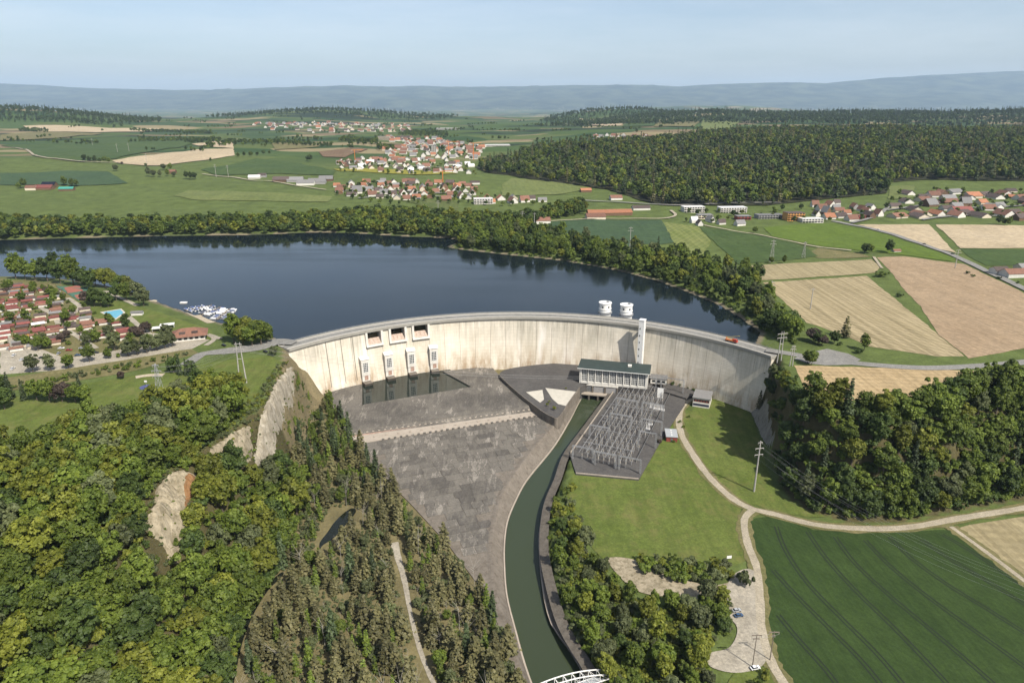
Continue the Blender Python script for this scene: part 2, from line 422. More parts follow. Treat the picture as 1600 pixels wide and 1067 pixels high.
# ------------------------------------------------------------------ shared materials
fieldmat('lawn', (.095, .140, .024), (.130, .168, .036), big=.03, fine=.9, track=.5)
fieldmat('meadow', (.08, .115, .03), (.12, .15, .045), big=.012, fine=.25, ang=.4, period=14, amt=.12, track=.35)
fieldmat('meadow_light', (.12, .16, .045), (.16, .19, .06), big=.01, fine=.2, ang=.2, period=12, amt=.15)
fieldmat('crop_dark', (.024, .055, .012), (.038, .075, .017), big=.015, fine=1.2, ang=.70, period=3.2, amt=.22)
fieldmat('crop_teal', (.04, .085, .04), (.055, .105, .045), big=.012, fine=.3, ang=1.0, period=16, amt=.15)
fieldmat('crop_green', (.045, .09, .022), (.065, .11, .03), big=.01, fine=.2, ang=.3, period=18, amt=.15)
fieldmat('crop_bright', (.085, .145, .016), (.105, .17, .02), big=.01, fine=.3, ang=.8, period=20, amt=.15)
fieldmat('crop_lime', (.14, .19, .04), (.20, .22, .07), big=.02, fine=.3, ang=-.55, period=8, amt=.5)
fieldmat('stubble', (.30, .245, .135), (.40, .33, .20), big=.02, fine=.5, ang=.62, period=6.5, amt=.55)
fieldmat('stubble_flat', (.30, .25, .14), (.36, .305, .18), big=.02, fine=.4, ang=1.4, period=7, amt=.4)
fieldmat('soil', (.31, .225, .14), (.38, .285, .185), big=.012, fine=.4, ang=.62, period=7, amt=.22)
fieldmat('soil_pale', (.42, .34, .22), (.50, .41, .28), big=.01, fine=.2, ang=1.2, period=12, amt=.15)
fieldmat('soil_brown', (.16, .105, .065), (.20, .14, .085), big=.02, fine=.3, ang=.2, period=10, amt=.2)
fieldmat('straw', (.38, .28, .15), (.46, .35, .20), big=.03, fine=.5, ang=1.5, period=6, amt=.35)
fieldmat('rape', (.22, .21, .035), (.28, .26, .045), big=.02, fine=.4)
fieldmat('sand', (.42, .36, .26), (.52, .45, .34), big=.1, fine=1.0)
fieldmat('gravel', (.31, .28, .225), (.45, .41, .335), big=.06, fine=.9)
fieldmat('track', (.33, .29, .215), (.45, .40, .31), big=.12, fine=1.3)
concretemat('scree', (.22, .185, .12), (.46, .395, .285), .17, streak=.75, stain=(.10, .085, .045), stamt=.75)
concretemat('rust', (.20, .095, .035), (.33, .19, .09), .25, streak=.6, stain=(.12, .08, .04), stamt=.7)
fieldmat('drygrass', (.20, .165, .085), (.30, .245, .14), big=.08, fine=.6)
fieldmat('verge', (.13, .13, .05), (.20, .175, .085), big=.06, fine=.7)
fieldmat('asphalt', (.22, .215, .20), (.27, .265, .25), big=.05, fine=1.4)
fieldmat('asphalt_dark', (.085, .08, .078), (.115, .11, .104), big=.05, fine=.9)
fieldmat('roadpaint', (.75, .75, .72), (.8, .8, .78))
concretemat('deck', (.30, .285, .25), (.38, .365, .32), .2, stain=(.16, .15, .13))
def slabmat(name, rnd):
    m, t, p = newmat(name); v = pos(t)
    oi = node(t, 'ShaderNodeObjectInfo').outputs['Random']
    big = noise(t, v, .035, 6, .7); fl = noise(t, mapping(t, v, -.45, (1, .22, 1)), .16, 6, .75); fi = noise(t, v, .9, 4, .75)
    a = node(t, 'ShaderNodeMath', operation='MULTIPLY_ADD'); t.links.new(oi, a.inputs[0]); a.inputs[1].default_value = rnd; t.links.new(big, a.inputs[2])
    k = ramp(t, a.outputs[0], .40 + rnd * .3, .60 + rnd * .5)
    col = mixc(t, k, rgb(.085, .078, .070), rgb(.20, .182, .158))
    col = mixc(t, ramp(t, fl, .50, .70, (0, 0, 0, 1), (.75, .75, .75, 1)), col, rgb(.27, .248, .21))
    col = mixc(t, ramp(t, fl, .44, .30, (0, 0, 0, 1), (.6, .6, .6, 1)), col, rgb(.058, .053, .047))
    col = mixc(t, .55, col, ramp(t, fi, .25, .75, (.22, .22, .22, 1), (.85, .84, .8, 1)), 'OVERLAY')
    t.links.new(col, p.inputs['Base Color']); p.inputs['Roughness'].default_value = .92; p.inputs['Specular IOR Level'].default_value = .2; bump(t, p, fi, .06, .5)
slabmat('slab', .30); slabmat('apron', 0.0)
concretemat('apron_old', (.085, .076, .066), (.15, .134, .116), .09, stain=(.27, .245, .21), stamt=.6)
concretemat('slab_old', (.085, .077, .067), (.185, .165, .14), .05, rnd=.34, stain=(.28, .255, .22), stamt=.65)
concretemat('sill_pale', (.36, .31, .25), (.46, .40, .33), .2, stain=(.16, .13, .10))
concretemat('bank', (.15, .13, .105), (.23, .20, .165), .14, stain=(.07, .05, .035), stamt=.7, streak=.4)
concretemat('bankdark', (.10, .088, .072), (.16, .14, .115), .3, stain=(.04, .032, .025), stamt=.8, streak=.5)  # darker than the other bank; shade on it is partly put into the colour
concretemat('white_concrete', (.66, .63, .56), (.76, .73, .67), .3, streak=.25, stain=(.35, .31, .25))
concretemat('pale_tiles', (.48, .45, .38), (.60, .56, .48), .3, stain=(.33, .30, .25))
concretemat('rock', (.24, .205, .145), (.50, .45, .36), .22, streak=.5, stain=(.11, .10, .065), stamt=.6)
concretemat('rock_grey', (.20, .19, .16), (.30, .285, .24), .1, streak=.5, stain=(.06, .06, .045), stamt=.6)

def dammat():
    m, t, p = newmat('dam_concrete'); v = pos(t)
    uv = node(t, 'ShaderNodeUVMap').outputs[0]                      # metres along the arch, metres of height
    base = mixc(t, ramp(t, noise(t, v, .05, 5, .6), .3, .7), rgb(.50, .45, .36), rgb(.635, .585, .495))
    br = node(t, 'ShaderNodeTexBrick'); br.offset = 0; br.inputs['Scale'].default_value = 1
    br.inputs['Brick Width'].default_value = 3.3; br.inputs['Row Height'].default_value = 2.9; br.inputs['Mortar Size'].default_value = .10; br.inputs['Bias'].default_value = 0
    br.inputs['Color1'].default_value = rgb(.94, .94, .94); br.inputs['Color2'].default_value = rgb(1.04, 1.04, 1.04); br.inputs['Mortar'].default_value = rgb(.80, .78, .75)
    t.links.new(uv, br.inputs['Vector'])
    col = mixc(t, .8, base, br.outputs[0], 'MULTIPLY')
    sx = node(t, 'ShaderNodeSeparateXYZ'); t.links.new(v, sx.inputs[0])
    # runs of grey weathering hanging from the crest, warm limy stains at the foot
    sn = noise(t, mapping(t, uv, 0, (1, .05, 1)), .32, 5, .72)
    sn2 = noise(t, mapping(t, uv, 0, (1, .10, 1)), .85, 4, .7)
    hi = node(t, 'ShaderNodeMapRange'); hi.inputs[1].default_value = -30; hi.inputs[2].default_value = -9; t.links.new(sx.outputs[2], hi.inputs[0])
    big = ramp(t, noise(t, mapping(t, uv, 0, (1, .6, 1)), .026, 3, .5), .36, .52)
    k = mixc(t, 1.0, mixc(t, 1.0, ramp(t, sn, .34, .64, (0, 0, 0, 1), (.8, .8, .8, 1)), hi.outputs[0], 'MULTIPLY'), big, 'MULTIPLY')
    col = mixc(t, k, col, rgb(.235, .22, .178))
    col = mixc(t, mixc(t, 1.0, ramp(t, sn2, .55, .75, (0, 0, 0, 1), (.4, .4, .4, 1)), hi.outputs[0], 'MULTIPLY'), col, rgb(.20, .19, .155))
    lo = node(t, 'ShaderNodeMapRange'); lo.inputs[1].default_value = -24; lo.inputs[2].default_value = -41; t.links.new(sx.outputs[2], lo.inputs[0])
    k2 = mixc(t, 1.0, ramp(t, noise(t, mapping(t, uv, 0, (1, .25, 1)), .12, 5, .7), .42, .62, (0, 0, 0, 1), (.85, .85, .85, 1)), lo.outputs[0], 'MULTIPLY')
    col = mixc(t, k2, col, rgb(.27, .185, .105))
    col = mixc(t, ramp(t, noise(t, mapping(t, uv, 0, (1, .16, 1)), .07, 3, .6), .60, .72, (0, 0, 0, 1), (.6, .6, .6, 1)), col, rgb(.70, .67, .62))
    t.links.new(col, p.inputs['Base Color']); p.inputs['Roughness'].default_value = .9; p.inputs['Specular IOR Level'].default_value = .2
    bump(t, p, sn2, .06, .4)
dammat()
def watermat(name, c, rough, wscale, bdist, spec=0.5, ior=1.33, wind=False):
    m, t, p = newmat(name); v = pos(t)
    p.inputs['Base Color'].default_value = c + (1,); p.inputs['IOR'].default_value = ior; p.inputs['Specular IOR Level'].default_value = spec
    n1 = noise(t, v, wscale, 3, .6)
    b = node(t, 'ShaderNodeBump'); b.inputs['Distance'].default_value = bdist; b.inputs['Strength'].default_value = 1.0
    t.links.new(n1, b.inputs['Height']); t.links.new(b.outputs[0], p.inputs['Normal'])
    if wind:                                                        # calm lanes and ruffled water
        w = noise(t, mapping(t, v, .12, (.0025, .016, 1)), 1.0, 4, .6)
        t.links.new(ramp(t, w, .42, .62, (rough, rough, rough, 1), (wind, wind, wind, 1)), p.inputs['Roughness'])
        b.inputs['Strength'].default_value = .6
    else: p.inputs['Roughness'].default_value = rough
watermat('lake_water', (.006, .010, .012), .03, .35, .035, spec=.46, wind=.20)
watermat('canal_water', (.032, .042, .022), .12, .5, .03)
watermat('pool_water', (.015, .020, .016), .02, .5, .005)
watermat('stream_water', (.010, .012, .008), .06, .5, .02)
plain('white_paint', (.74, .73, .70), .5, .08); plain('white_wall', (.60, .575, .52), .8, .12, rnd=.10); plain('cream_wall', (.56, .49, .38), .8, .12, rnd=.12)
plain('wood_wall', (.16, .095, .055), .8, .2, rnd=.2); plain('grey_wall', (.33, .32, .31), .8, .12); plain('red_wall', (.26, .055, .04), .7, .15); plain('ochre_wall', (.50, .26, .08), .8, .1)
plain('roof_orange', (.34, .145, .075), .8, .2, rnd=.22); plain('roof_brown', (.20, .098, .065), .85, .2, rnd=.25); plain('roof_dark', (.085, .062, .055), .85, .2, rnd=.25)
plain('roof_grey', (.20, .195, .19), .75, .15, rnd=.2); plain('roof_white', (.60, .59, .57), .7, .1, rnd=.1); plain('roof_red', (.20, .062, .05), .75, .2, rnd=.25)
plain('roof_green', (.035, .052, .048), .55, .2, .25); plain('roof_metal', (.42, .44, .45), .4, .12, rnd=.1); plain('roof_turquoise', (.06, .30, .24), .6, .15); plain('solar', (.012, .013, .022), .2, .2)
plain('glass_dark', (.030, .035, .040), .15, .2); plain('frame_white', (.75, .74, .70), .5, .05); plain('steel', (.34, .345, .35), .45, .1, rnd=.1); plain('steel_dark', (.16, .16, .16), .5, .2)
plain('porcelain', (.42, .38, .32), .35, .2); plain('pole_concrete', (.40, .38, .35), .8, .15); plain('pole_wood', (.20, .165, .13), .85, .2); plain('rust_metal', (.42, .27, .205), .75, .3, .7)
plain('red_paint', (.50, .05, .022), .45, .1); plain('orange_paint', (.55, .17, .03), .45, .1); plain('yellow_paint', (.55, .42, .10), .5, .1); plain('navy_paint', (.035, .04, .075), .5, .1); plain('blue_paint', (.08, .12, .28), .5, .2)
plain('gate_paint', (.46, .36, .29), .75, .35, .9); plain('void', (.012, .012, .012), .9, .1); plain('rubber', (.02, .02, .02), .8, .1); plain('wire', (.30, .30, .30), .5, .05); plain('pool_blue', (.16, .42, .56), .15, .06); plain('court_red', (.34, .12, .085), .9, .1); plain('court_green', (.07, .16, .11), .9, .1)  # void is near-black: the darkness inside openings is put into the colour
plain('court_blue', (.08, .09, .22), .8, .1); plain('boat_white', (.78, .78, .77), .35, .05, rnd=.06); plain('boat_cover', (.10, .13, .20), .7, .15, rnd=.4); plain('wood_deck', (.24, .20, .155), .85, .2); plain('bark', (.12, .095, .07), .9, .25); plain('bark_pale', (.36, .33, .28), .9, .25)
for n_, c_ in (('car_white', (.72, .72, .72)), ('car_silver', (.42, .43, .44)), ('car_black', (.02, .02, .023)), ('car_blue', (.05, .10, .19)), ('car_red', (.36, .03, .025))): plain(n_, c_, .25, .03, spec=.6)

# ------------------------------------------------------------------ the ground: one sheet out to the foot of the mountains
nx, ny = len(gx), len(gy)
x_, y_ = X.ravel(), Y.ravel(); z_ = ZG.ravel()
co = np.stack([x_, y_, z_], 1)
ii = np.arange((ny - 1) * (nx - 1)); r_, c_ = ii // (nx - 1), ii % (nx - 1); a_ = r_ * nx + c_
quads = np.stack([a_, a_ + 1, a_ + nx + 1, a_ + nx], 1)
gme = bpy.data.meshes.new('ground'); gme.vertices.add(len(co)); gme.vertices.foreach_set('co', co.ravel())
gme.loops.add(quads.size); gme.loops.foreach_set('vertex_index', quads.ravel())
gme.polygons.add(len(quads)); gme.polygons.foreach_set('loop_start', np.arange(0, quads.size, 4)); gme.polygons.foreach_set('loop_total', np.full(len(quads), 4))
gme.polygons.foreach_set('use_smooth', np.ones(len(quads), bool))
# kind of ground at each point: meadow, wood floor, dry gorge floor, lake bed
alb = np.tile(np.array([.066, .088, .027]), (len(co), 1))
near = (y_ < 1400) & (np.abs(x_) < 2000)
xn, yn = x_[near], y_[near]; an = alb[near]
iV = inpoly(V_POLY, xn, yn); iU = inpoly(U_POLY, xn, yn); iL = inpoly(L_POLY, xn, yn); dLk = pdist(L_POLY, xn, yn)
an[iU & ~iV] = (.058, .052, .025)
ab = iU & ~iV & (yn > 400) & (xn < -100); an[ab] = (.125, .105, .062)
left = iV & (xn < -20 + (yn - 200) * .1)
an[left] = (.115, .10, .052)
an[(~iU) & (dLk < 4)] = (.14, .12, .085); an[iL] = (.05, .05, .04)
alb[near] = an
ca = gme.color_attributes.new('albedo', 'FLOAT_COLOR', 'POINT'); ca.data.foreach_set('color', np.concatenate([alb, np.ones((len(co), 1))], 1).ravel())
gme.update(); gme.validate()
m, t, p = newmat('ground'); v = pos(t)
at = node(t, 'ShaderNodeAttribute'); at.attribute_name = 'albedo'
g1 = noise(t, v, .045, 6, .68); g2 = noise(t, v, .6, 4, .7)
col = mixc(t, .5, at.outputs['Color'], ramp(t, g1, .3, .7, (.22, .22, .2, 1), (.85, .82, .75, 1)), 'OVERLAY')
col = mixc(t, .4, col, ramp(t, g2, .25, .75, (.2, .2, .2, 1), (.95, .95, .95, 1)), 'OVERLAY')
# far parcels of crops, too distant to tell apart
vo = node(t, 'ShaderNodeTexVoronoi'); vo.inputs['Scale'].default_value = 1.0; vo.inputs['Randomness'].default_value = .8
t.links.new(mapping(t, v, .25, (1 / 330., 1 / 170., 0)), vo.inputs['Vector'])
cr = node(t, 'ShaderNodeValToRGB'); cr.color_ramp.interpolation = 'CONSTANT'; E = cr.color_ramp.elements
E[0].position = 0; E[0].color = rgb(*sc((.075, .12, .035), .62)); E[1].position = .22; E[1].color = rgb(*sc((.11, .145, .045), .62))
for q, c in ((.42, (.045, .085, .028)), (.58, (.30, .25, .14)), (.68, (.09, .13, .035)), (.82, (.06, .10, .04)), (.92, (.22, .17, .10))):
    e = E.new(q); e.color = sc(c, .62) + (1,)
sc_ = node(t, 'ShaderNodeSeparateColor'); t.links.new(vo.outputs['Color'], sc_.inputs[0]); t.links.new(sc_.outputs[0], cr.inputs[0])
sx = node(t, 'ShaderNodeSeparateXYZ'); t.links.new(v, sx.inputs[0])
mr = node(t, 'ShaderNodeMapRange'); mr.inputs[1].default_value = 1900; mr.inputs[2].default_value = 2300; t.links.new(sx.outputs[1], mr.inputs[0])
far_ = mixc(t, ramp(t, noise(t, mapping(t, v, .2, (.0006, .0022, 0)), 1.0, 4, .6), .55, .60), cr.outputs[0], rgb(*sc((.028, .045, .02), .62)))
col = mixc(t, mr.outputs[0], col, far_)
t.links.new(col, p.inputs['Base Color']); p.inputs['Roughness'].default_value = .95; p.inputs['Specular IOR Level'].default_value = .1
bump(t, p, g2, .5, .6)
gme.materials.append(m)
tag(link('ground', gme), 'rolling green land with the wooded gorge below the dam', kind='structure')

# mountains on the horizon
RP = [(-700, 128), (-300, 133), (0, 131), (60, 133), (110, 137), (180, 139), (270, 141), (350, 141), (420, 137.5), (480, 136), (540, 134), (610, 136), (640, 134.5), (740, 136.5), (830, 135), (900, 133.5), (1000, 133), (1060, 135.5),
      (1120, 132), (1180, 130), (1240, 129.5), (1290, 130.5), (1340, 126), (1380, 122), (1460, 117.5), (1530, 114), (1600, 111), (1750, 106), (2100, 112), (2400, 118)]
def unY(px, py, Yd):
    d = ray(px, py); tt = Yd / d[1]; return d[0] * tt, CAMH + d[2] * tt
YR = 38000.
rp = np.array([unY(a, b, YR) for a, b in RP])
mx_ = np.linspace(-46000, 46000, 420); my_ = np.concatenate([np.linspace(24500, 30000, 18), np.linspace(30300, 41000, 40)])
MX, MY = np.meshgrid(mx_, my_)
ridge = np.interp(MX, rp[:, 0], rp[:, 1]) + wob(MX, MX * 0, 2600, 30) * 12
up = sstep(26500, 38000, MY) ** 1.25; dn = 1 - sstep(38200, 41000, MY)
fold = wob(MX, MY, 5200, 34) * 130 + wob(MX, MY, 1900, 38) * 55 + wob(MX, MY, 850, 42) * 22
MZ = -150 + (ridge + 150) * up * np.where(MY > 38000, dn, 1) + fold * np.clip(up, 0, 1) * (1 - sstep(35500, 37600, MY)) * .9
MZ = MZ + 260 * np.exp(-((MY - 30500) / 1500) ** 2) * (0.5 + 0.5 * wob(MX, MX * 0 + 3, 16000, 46)) * 0.9
mm = bpy.data.meshes.new('mountains'); nn = len(mx_)
vv = np.stack([MX.ravel(), MY.ravel(), MZ.ravel()], 1)
qq = [(i * nn + j, i * nn + j + 1, (i + 1) * nn + j + 1, (i + 1) * nn + j) for i in range(len(my_) - 1) for j in range(nn - 1)]
mm.from_pydata(vv.tolist(), [], qq); mm.polygons.foreach_set('use_smooth', [True] * len(qq))
m, t, p = newmat('mountain'); v = pos(t)
col = mixc(t, ramp(t, noise(t, v, .0012, 6, .65), .42, .6), rgb(.014, .022, .014), rgb(.06, .072, .042))
sx = node(t, 'ShaderNodeSeparateXYZ'); t.links.new(v, sx.inputs[0])
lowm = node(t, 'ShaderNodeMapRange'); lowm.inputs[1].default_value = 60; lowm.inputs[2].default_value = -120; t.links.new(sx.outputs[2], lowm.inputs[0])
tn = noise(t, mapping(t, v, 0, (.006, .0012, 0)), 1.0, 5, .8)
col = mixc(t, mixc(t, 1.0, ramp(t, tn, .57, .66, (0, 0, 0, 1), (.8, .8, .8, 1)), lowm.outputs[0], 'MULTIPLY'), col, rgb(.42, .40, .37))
t.links.new(col, p.inputs['Base Color']); p.inputs['Roughness'].default_value = 1; p.inputs['Specular IOR Level'].default_value = 0
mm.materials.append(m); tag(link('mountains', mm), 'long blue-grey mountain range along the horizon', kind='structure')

# haze: one closed box of thin even air round everything but the sky
hz = MB().box((0, 24000, 600), (140000, 62000, 2200)); hm = bpy.data.materials.new('haze'); hm.use_nodes = True
hn = hm.node_tree; hn.nodes.remove(hn.nodes['Principled BSDF'])
pv = hn.nodes.new('ShaderNodeVolumePrincipled'); pv.inputs['Color'].default_value = (.57, .77, 1.0, 1); pv.inputs['Density'].default_value = HAZE_D = 2.2e-5; pv.inputs['Anisotropy'].default_value = 0.0
hn.links.new(pv.outputs[0], hn.nodes['Material Output'].inputs['Volume'])
ho = hz.build('haze', hm); tag(ho, 'pale blue haze over the distant land', kind='stuff')

# ------------------------------------------------------------------ water
def flat(name, P, mat, z, label): return drape(name, P, mat, 0, 1e5, label, z=z)
lp = curve(L_POLY[:11], 4) + [A(math.radians(a), 240) for a in np.linspace(-48, 50, 40)] + curve(L_POLY[25:], 4)
flat('lake', lp, 'lake_water', LAKE, 'dark blue reservoir lake behind the dam')
flat('canal', curve(CL, 5) + curve(CR, 5)[::-1], 'canal_water', CANAL, 'green tailrace canal curving past the concrete apron')

# ------------------------------------------------------------------ fields on the plateau and beyond the lake
def field(px, mat, label, off=None, name='field', step=None, z=None):
    P = [(q[0], q[1]) for q in G(px)]
    d = np.mean([q[1] for q in P]); P = [(x + wob(x, y, 23, 56) * min(2.2, d * .0016), y + wob(x, y, 17, 60) * min(2.2, d * .0016)) for x, y in resample(P, max(5, d * .016))]
    return drape(name, P, mat, off if off is not None else max(.12, (d - 400) * .0011), step or max(5, d * .016), label, z=z)
field([(1171, 416), (1363, 405.5), (1375, 419), (1369, 426.5), (1264, 434), (1189, 438.5)], 'stubble_flat', 'narrow mown strip of dry stubble above the striped tan field')
field([(1192, 441.5), (1354, 431), (1430, 493), (1507, 557), (1465, 557), (1360, 542), (1312, 521), (1261, 504.5)], 'stubble', 'tan field with diagonal green and straw stripes')
field([(1369, 402.5), (1414, 401), (1507, 413), (1600, 458), (1700, 505), (1700, 530), (1600, 545), (1513, 560), (1468, 524), (1438, 479), (1414, 455), (1390, 422)], 'soil', 'large bare brown field beside the country road')
field([(1240, 570.5), (1282, 572), (1390, 575), (1525, 579.5), (1540, 592), (1500, 612), (1417, 622), (1330, 625), (1262, 615)], 'straw', 'straw coloured field strip below the dam road')
field([(1195, 356.5), (1222, 353), (1306, 350), (1384, 366), (1494, 405), (1488, 409), (1418, 400), (1276, 385), (1205, 370)], 'crop_bright', 'bright green crop field beside the road')
field([(1092, 355), (1151, 363), (1202, 371), (1260, 387), (1278, 401), (1208, 409), (1155, 414), (1114, 377)], 'crop_green', 'dark green field left of the bright green one')
field([(1278, 388), (1345, 397), (1362, 402), (1280, 404.5), (1262, 396)], 'verge', 'olive meadow strip with a lone pylon')
field([(1032, 347), (1090, 355), (1112, 378), (1094, 405), (1060, 390)], 'crop_lime', 'lime green field with pale mown stripes')
field([(854, 348), (911, 343.5), (1033, 344.5), (1053, 380), (1000, 388), (945, 383), (871, 363)], 'crop_teal', 'blue green crop field above the wooded shore')
field([(1340, 351.5), (1452, 351.5), (1494, 396), (1431, 380), (1384, 364)], 'soil_pale', 'pale bare field between the road and a grass track')
field([(1462, 351.5), (1600, 353), (1700, 354), (1700, 390), (1600, 388.5), (1502, 388.5)], 'soil_pale', 'pale striped field below the hamlet at the right')
field([(1502, 389), (1600, 391), (1700, 392), (1700, 414), (1540, 415.5), (1512, 400)], 'crop_green', 'green wedge of crop below the pale striped field')
field([(785, 289), (800, 279), (834, 282), (924, 294), (880, 304), (783, 307)], 'meadow_light', 'light green meadow below the dark forest')
field([(625, 313), (716, 316), (716, 331), (675, 327)], 'meadow', 'small meadow between houses and shore trees')
field([(0, 228), (54, 226), (162, 216), (304, 219), (354, 223), (297, 226), (240, 237), (182, 249), (125, 254), (60, 246), (44, 234)], 'crop_green', 'dark green crop field left of the pale field')
field([(300, 226), (355, 220), (365, 221), (365, 233), (335, 231)], 'soil_pale', 'small bare field behind the pale field')
field([(176, 252), (240, 243), (304, 234.5), (365, 233), (367, 244), (304, 253), (245, 260), (190, 257)], 'soil_pale', 'pale beige bare field among green crops')
field([(0, 271), (100, 268), (170, 269), (200, 287), (125, 291), (0, 290)], 'crop_teal', 'blue green crop field behind the farm')
field([(314, 266), (400, 248), (470, 256), (526, 268), (520, 275), (440, 272), (340, 275)], 'crop_green', 'green field in front of the village edge')
field([(270, 307), (295, 298), (520, 308), (513, 316), (300, 313)], 'meadow_light', 'light mown meadow strip above the lake wood')
field([(36, 198), (110, 197.5), (250, 202), (240, 206), (150, 208), (60, 207)], 'soil_pale', 'pale strip field in the distance at left')
field([(0, 212), (60, 207), (160, 209), (90, 217), (0, 221)], 'verge', 'yellowish meadow in the distance at left')
field([(498, 238), (560, 232), (575, 234), (540, 247), (505, 246)], 'soil_brown', 'reddish brown ploughed field above the village')
field([(520, 265), (700, 269.5), (716, 272), (620, 272.5), (530, 268)], 'rape', 'thin yellow strip of flowering rape by the village')
field([(425, 225), (480, 223), (500, 230), (430, 235)], 'verge', 'olive field beyond the hedge line')
field([(905, 186), (980, 189), (969, 198), (925, 197)], 'soil_pale', 'pale far field at the middle of the horizon')
field([(982, 189), (1028, 188), (1020, 198), (972, 199)], 'crop_green', 'dark green far field at the middle of the horizon')
field([(1030, 189), (1095, 191), (1085, 199), (1022, 199)], 'verge', 'tan far field before the long forest')
field([(1098, 189), (1160, 192), (1140, 202), (1090, 203)], 'meadow_light', 'light green far clearing in the forest')
field([(1390, 292), (1430, 290), (1425, 310), (1388, 312)], 'meadow_light', 'pale clearing at the forest edge by the hamlet')
# left meadows on the plateau
field([(-40, 618), (60, 622), (140, 628), (165, 650), (60, 690), (-40, 700)], 'lawn', 'smooth green meadow at the left edge above the wood', .14)
field([(128, 600), (250, 580), (330, 566), (420, 556), (440, 566), (410, 600), (388, 640), (330, 680), (240, 660), (150, 640)], 'lawn', 'green lawn with play areas left of the dam', .10)
field([(0, 592), (180, 565), (300, 545), (312, 552), (200, 582), (60, 606), (0, 612)], 'verge', 'rough grass bank below the camp car park', .2)
field([(105, 470), (150, 462), (200, 476), (255, 490), (330, 516), (335, 532), (260, 520), (200, 510), (130, 490)], 'lawn', 'camp lawn around the blue pool', .15)
field([(0, 585), (0, 520), (120, 500), (240, 520), (300, 530), (330, 530), (300, 545), (150, 575)], 'gravel', 'pale gravel ground of the camp car park', .09)
field([(0, 520), (0, 434), (90, 440), (130, 470), (200, 495), (250, 515), (200, 545), (100, 560)], 'verge', 'grass between the camp homes', .10)

# ------------------------------------------------------------------ valley floor: lawn, crop, tracks
def vflat(name, px, mat, off, label): return drape(name, curve(UP(px, FLOOR), 5, True), mat, 0, 1e5, label, z=FLOOR + off)
VB = FLOOR - .6
vflat('lawn', [(895, 742), (955, 690), (1030, 640), (1075, 640), (1110, 660), (1150, 700), (1195, 760), (1210, 790), (1160, 790), (1160, 850), (1155, 880), (1000, 900), (940, 870), (890, 800)], 'lawn', -.30, 'mown green lawn between canal and gravel track')
vflat('lawn', [(1082, 640), (1120, 622), (1160, 620), (1185, 680), (1215, 770), (1290, 806), (1200, 795), (1140, 760), (1095, 700)], 'lawn', -.28, 'grass slope between the track and the shaded cliff')
drape('field', UP([(1173, 813), (1182, 808), (1202, 806.5), (1240, 814), (1271, 827), (1353, 832.5), (1420, 830), (1470, 826.5), (1487, 828), (1501, 837.5), (1600, 912), (1700, 990), (1700, 1300), (1300, 1300), (1240, 1090), (1219, 1037), (1198, 985), (1191.5, 906), (1178, 855)], FLOOR), 'crop_dark', 0, 1e5, 'large dark green cereal field with wheel tracks', z=FLOOR - .2)
drape('field', UP([(1498, 824), (1515, 819), (1600, 806), (1750, 785), (1750, 1000), (1600, 903), (1553, 872)], FLOOR), 'stubble_flat', 0, 1e5, 'tan stubble field in the lower right corner by the track', z=FLOOR - .21)
T = lambda px, z=FLOOR: curve(UP(px, z), 6)
for q_, lb_ in (([(1085, 618), (1068, 632), (1061, 652), (1065, 678), (1082, 708), (1108, 744), (1142, 776), (1172, 793), (1212, 803), (1275, 819), (1350, 825), (1420, 823), (1500, 809), (1600, 793), (1720, 772)], 'rough verge beside the long gravel track'), ([(1176, 796), (1163, 812), (1168, 848), (1182, 885), (1187, 930), (1190, 980), (1204, 1030), (1225, 1067), (1250, 1110)], 'rough verge beside the track to the bottom edge'), ([(1486, 822), (1500, 832), (1540, 861), (1600, 906), (1680, 970)], 'rough verge beside the narrow field track')):
    strip('grass_verge', T(q_), lambda u: 8.2 + 1.6 * math.sin(u * 61) * math.sin(u * 23 + 1) + .9 * math.sin(u * 140), 'verge', 0, lb_, z=FLOOR - .155, step=2.0)
strip('track', T([(1085, 618), (1068, 632), (1061, 652), (1065, 678), (1082, 708), (1108, 744), (1142, 776), (1172, 793), (1212, 803), (1275, 819), (1350, 825), (1420, 823), (1500, 809), (1600, 793), (1720, 772)]), 4.6, 'track', 0, 'pale gravel track from the power station round the cereal field', z=FLOOR - .10)
strip('track', T([(1176, 796), (1163, 812), (1168, 848), (1182, 885), (1187, 930), (1190, 980), (1204, 1030), (1225, 1067), (1250, 1110)]), 3.9, 'track', 0, 'pale gravel track running to the bottom edge beside the crop', z=FLOOR - .09)
strip('track', T([(1486, 822), (1500, 832), (1540, 861), (1600, 906), (1680, 970)]), 2.6, 'track', 0, 'narrow field track between the green crop and the stubble', z=FLOOR - .11)
vflat('gravel_lot', [(1140, 905), (1165, 888), (1185, 900), (1192, 960), (1200, 1010), (1190, 1040), (1150, 1050), (1110, 1040), (1108, 1020), (1140, 1010), (1152, 980), (1132, 950)], 'gravel', -.13, 'pale gravel parking place beside the track')
vflat('gravel_lot', [(950, 872), (985, 872), (1020, 886), (1040, 893), (1060, 903), (1110, 913), (1135, 910), (1150, 903), (1152, 918), (1100, 936), (1050, 932), (1000, 924), (968, 900)], 'scree', -.14, 'worn earthy path between the bushes')
vflat('lawn', [(1140, 1060), (1175, 1040), (1200, 1045), (1222, 1085), (1215, 1130), (1130, 1130)], 'lawn', -.15, 'small grass patch by the two poles at the bottom')
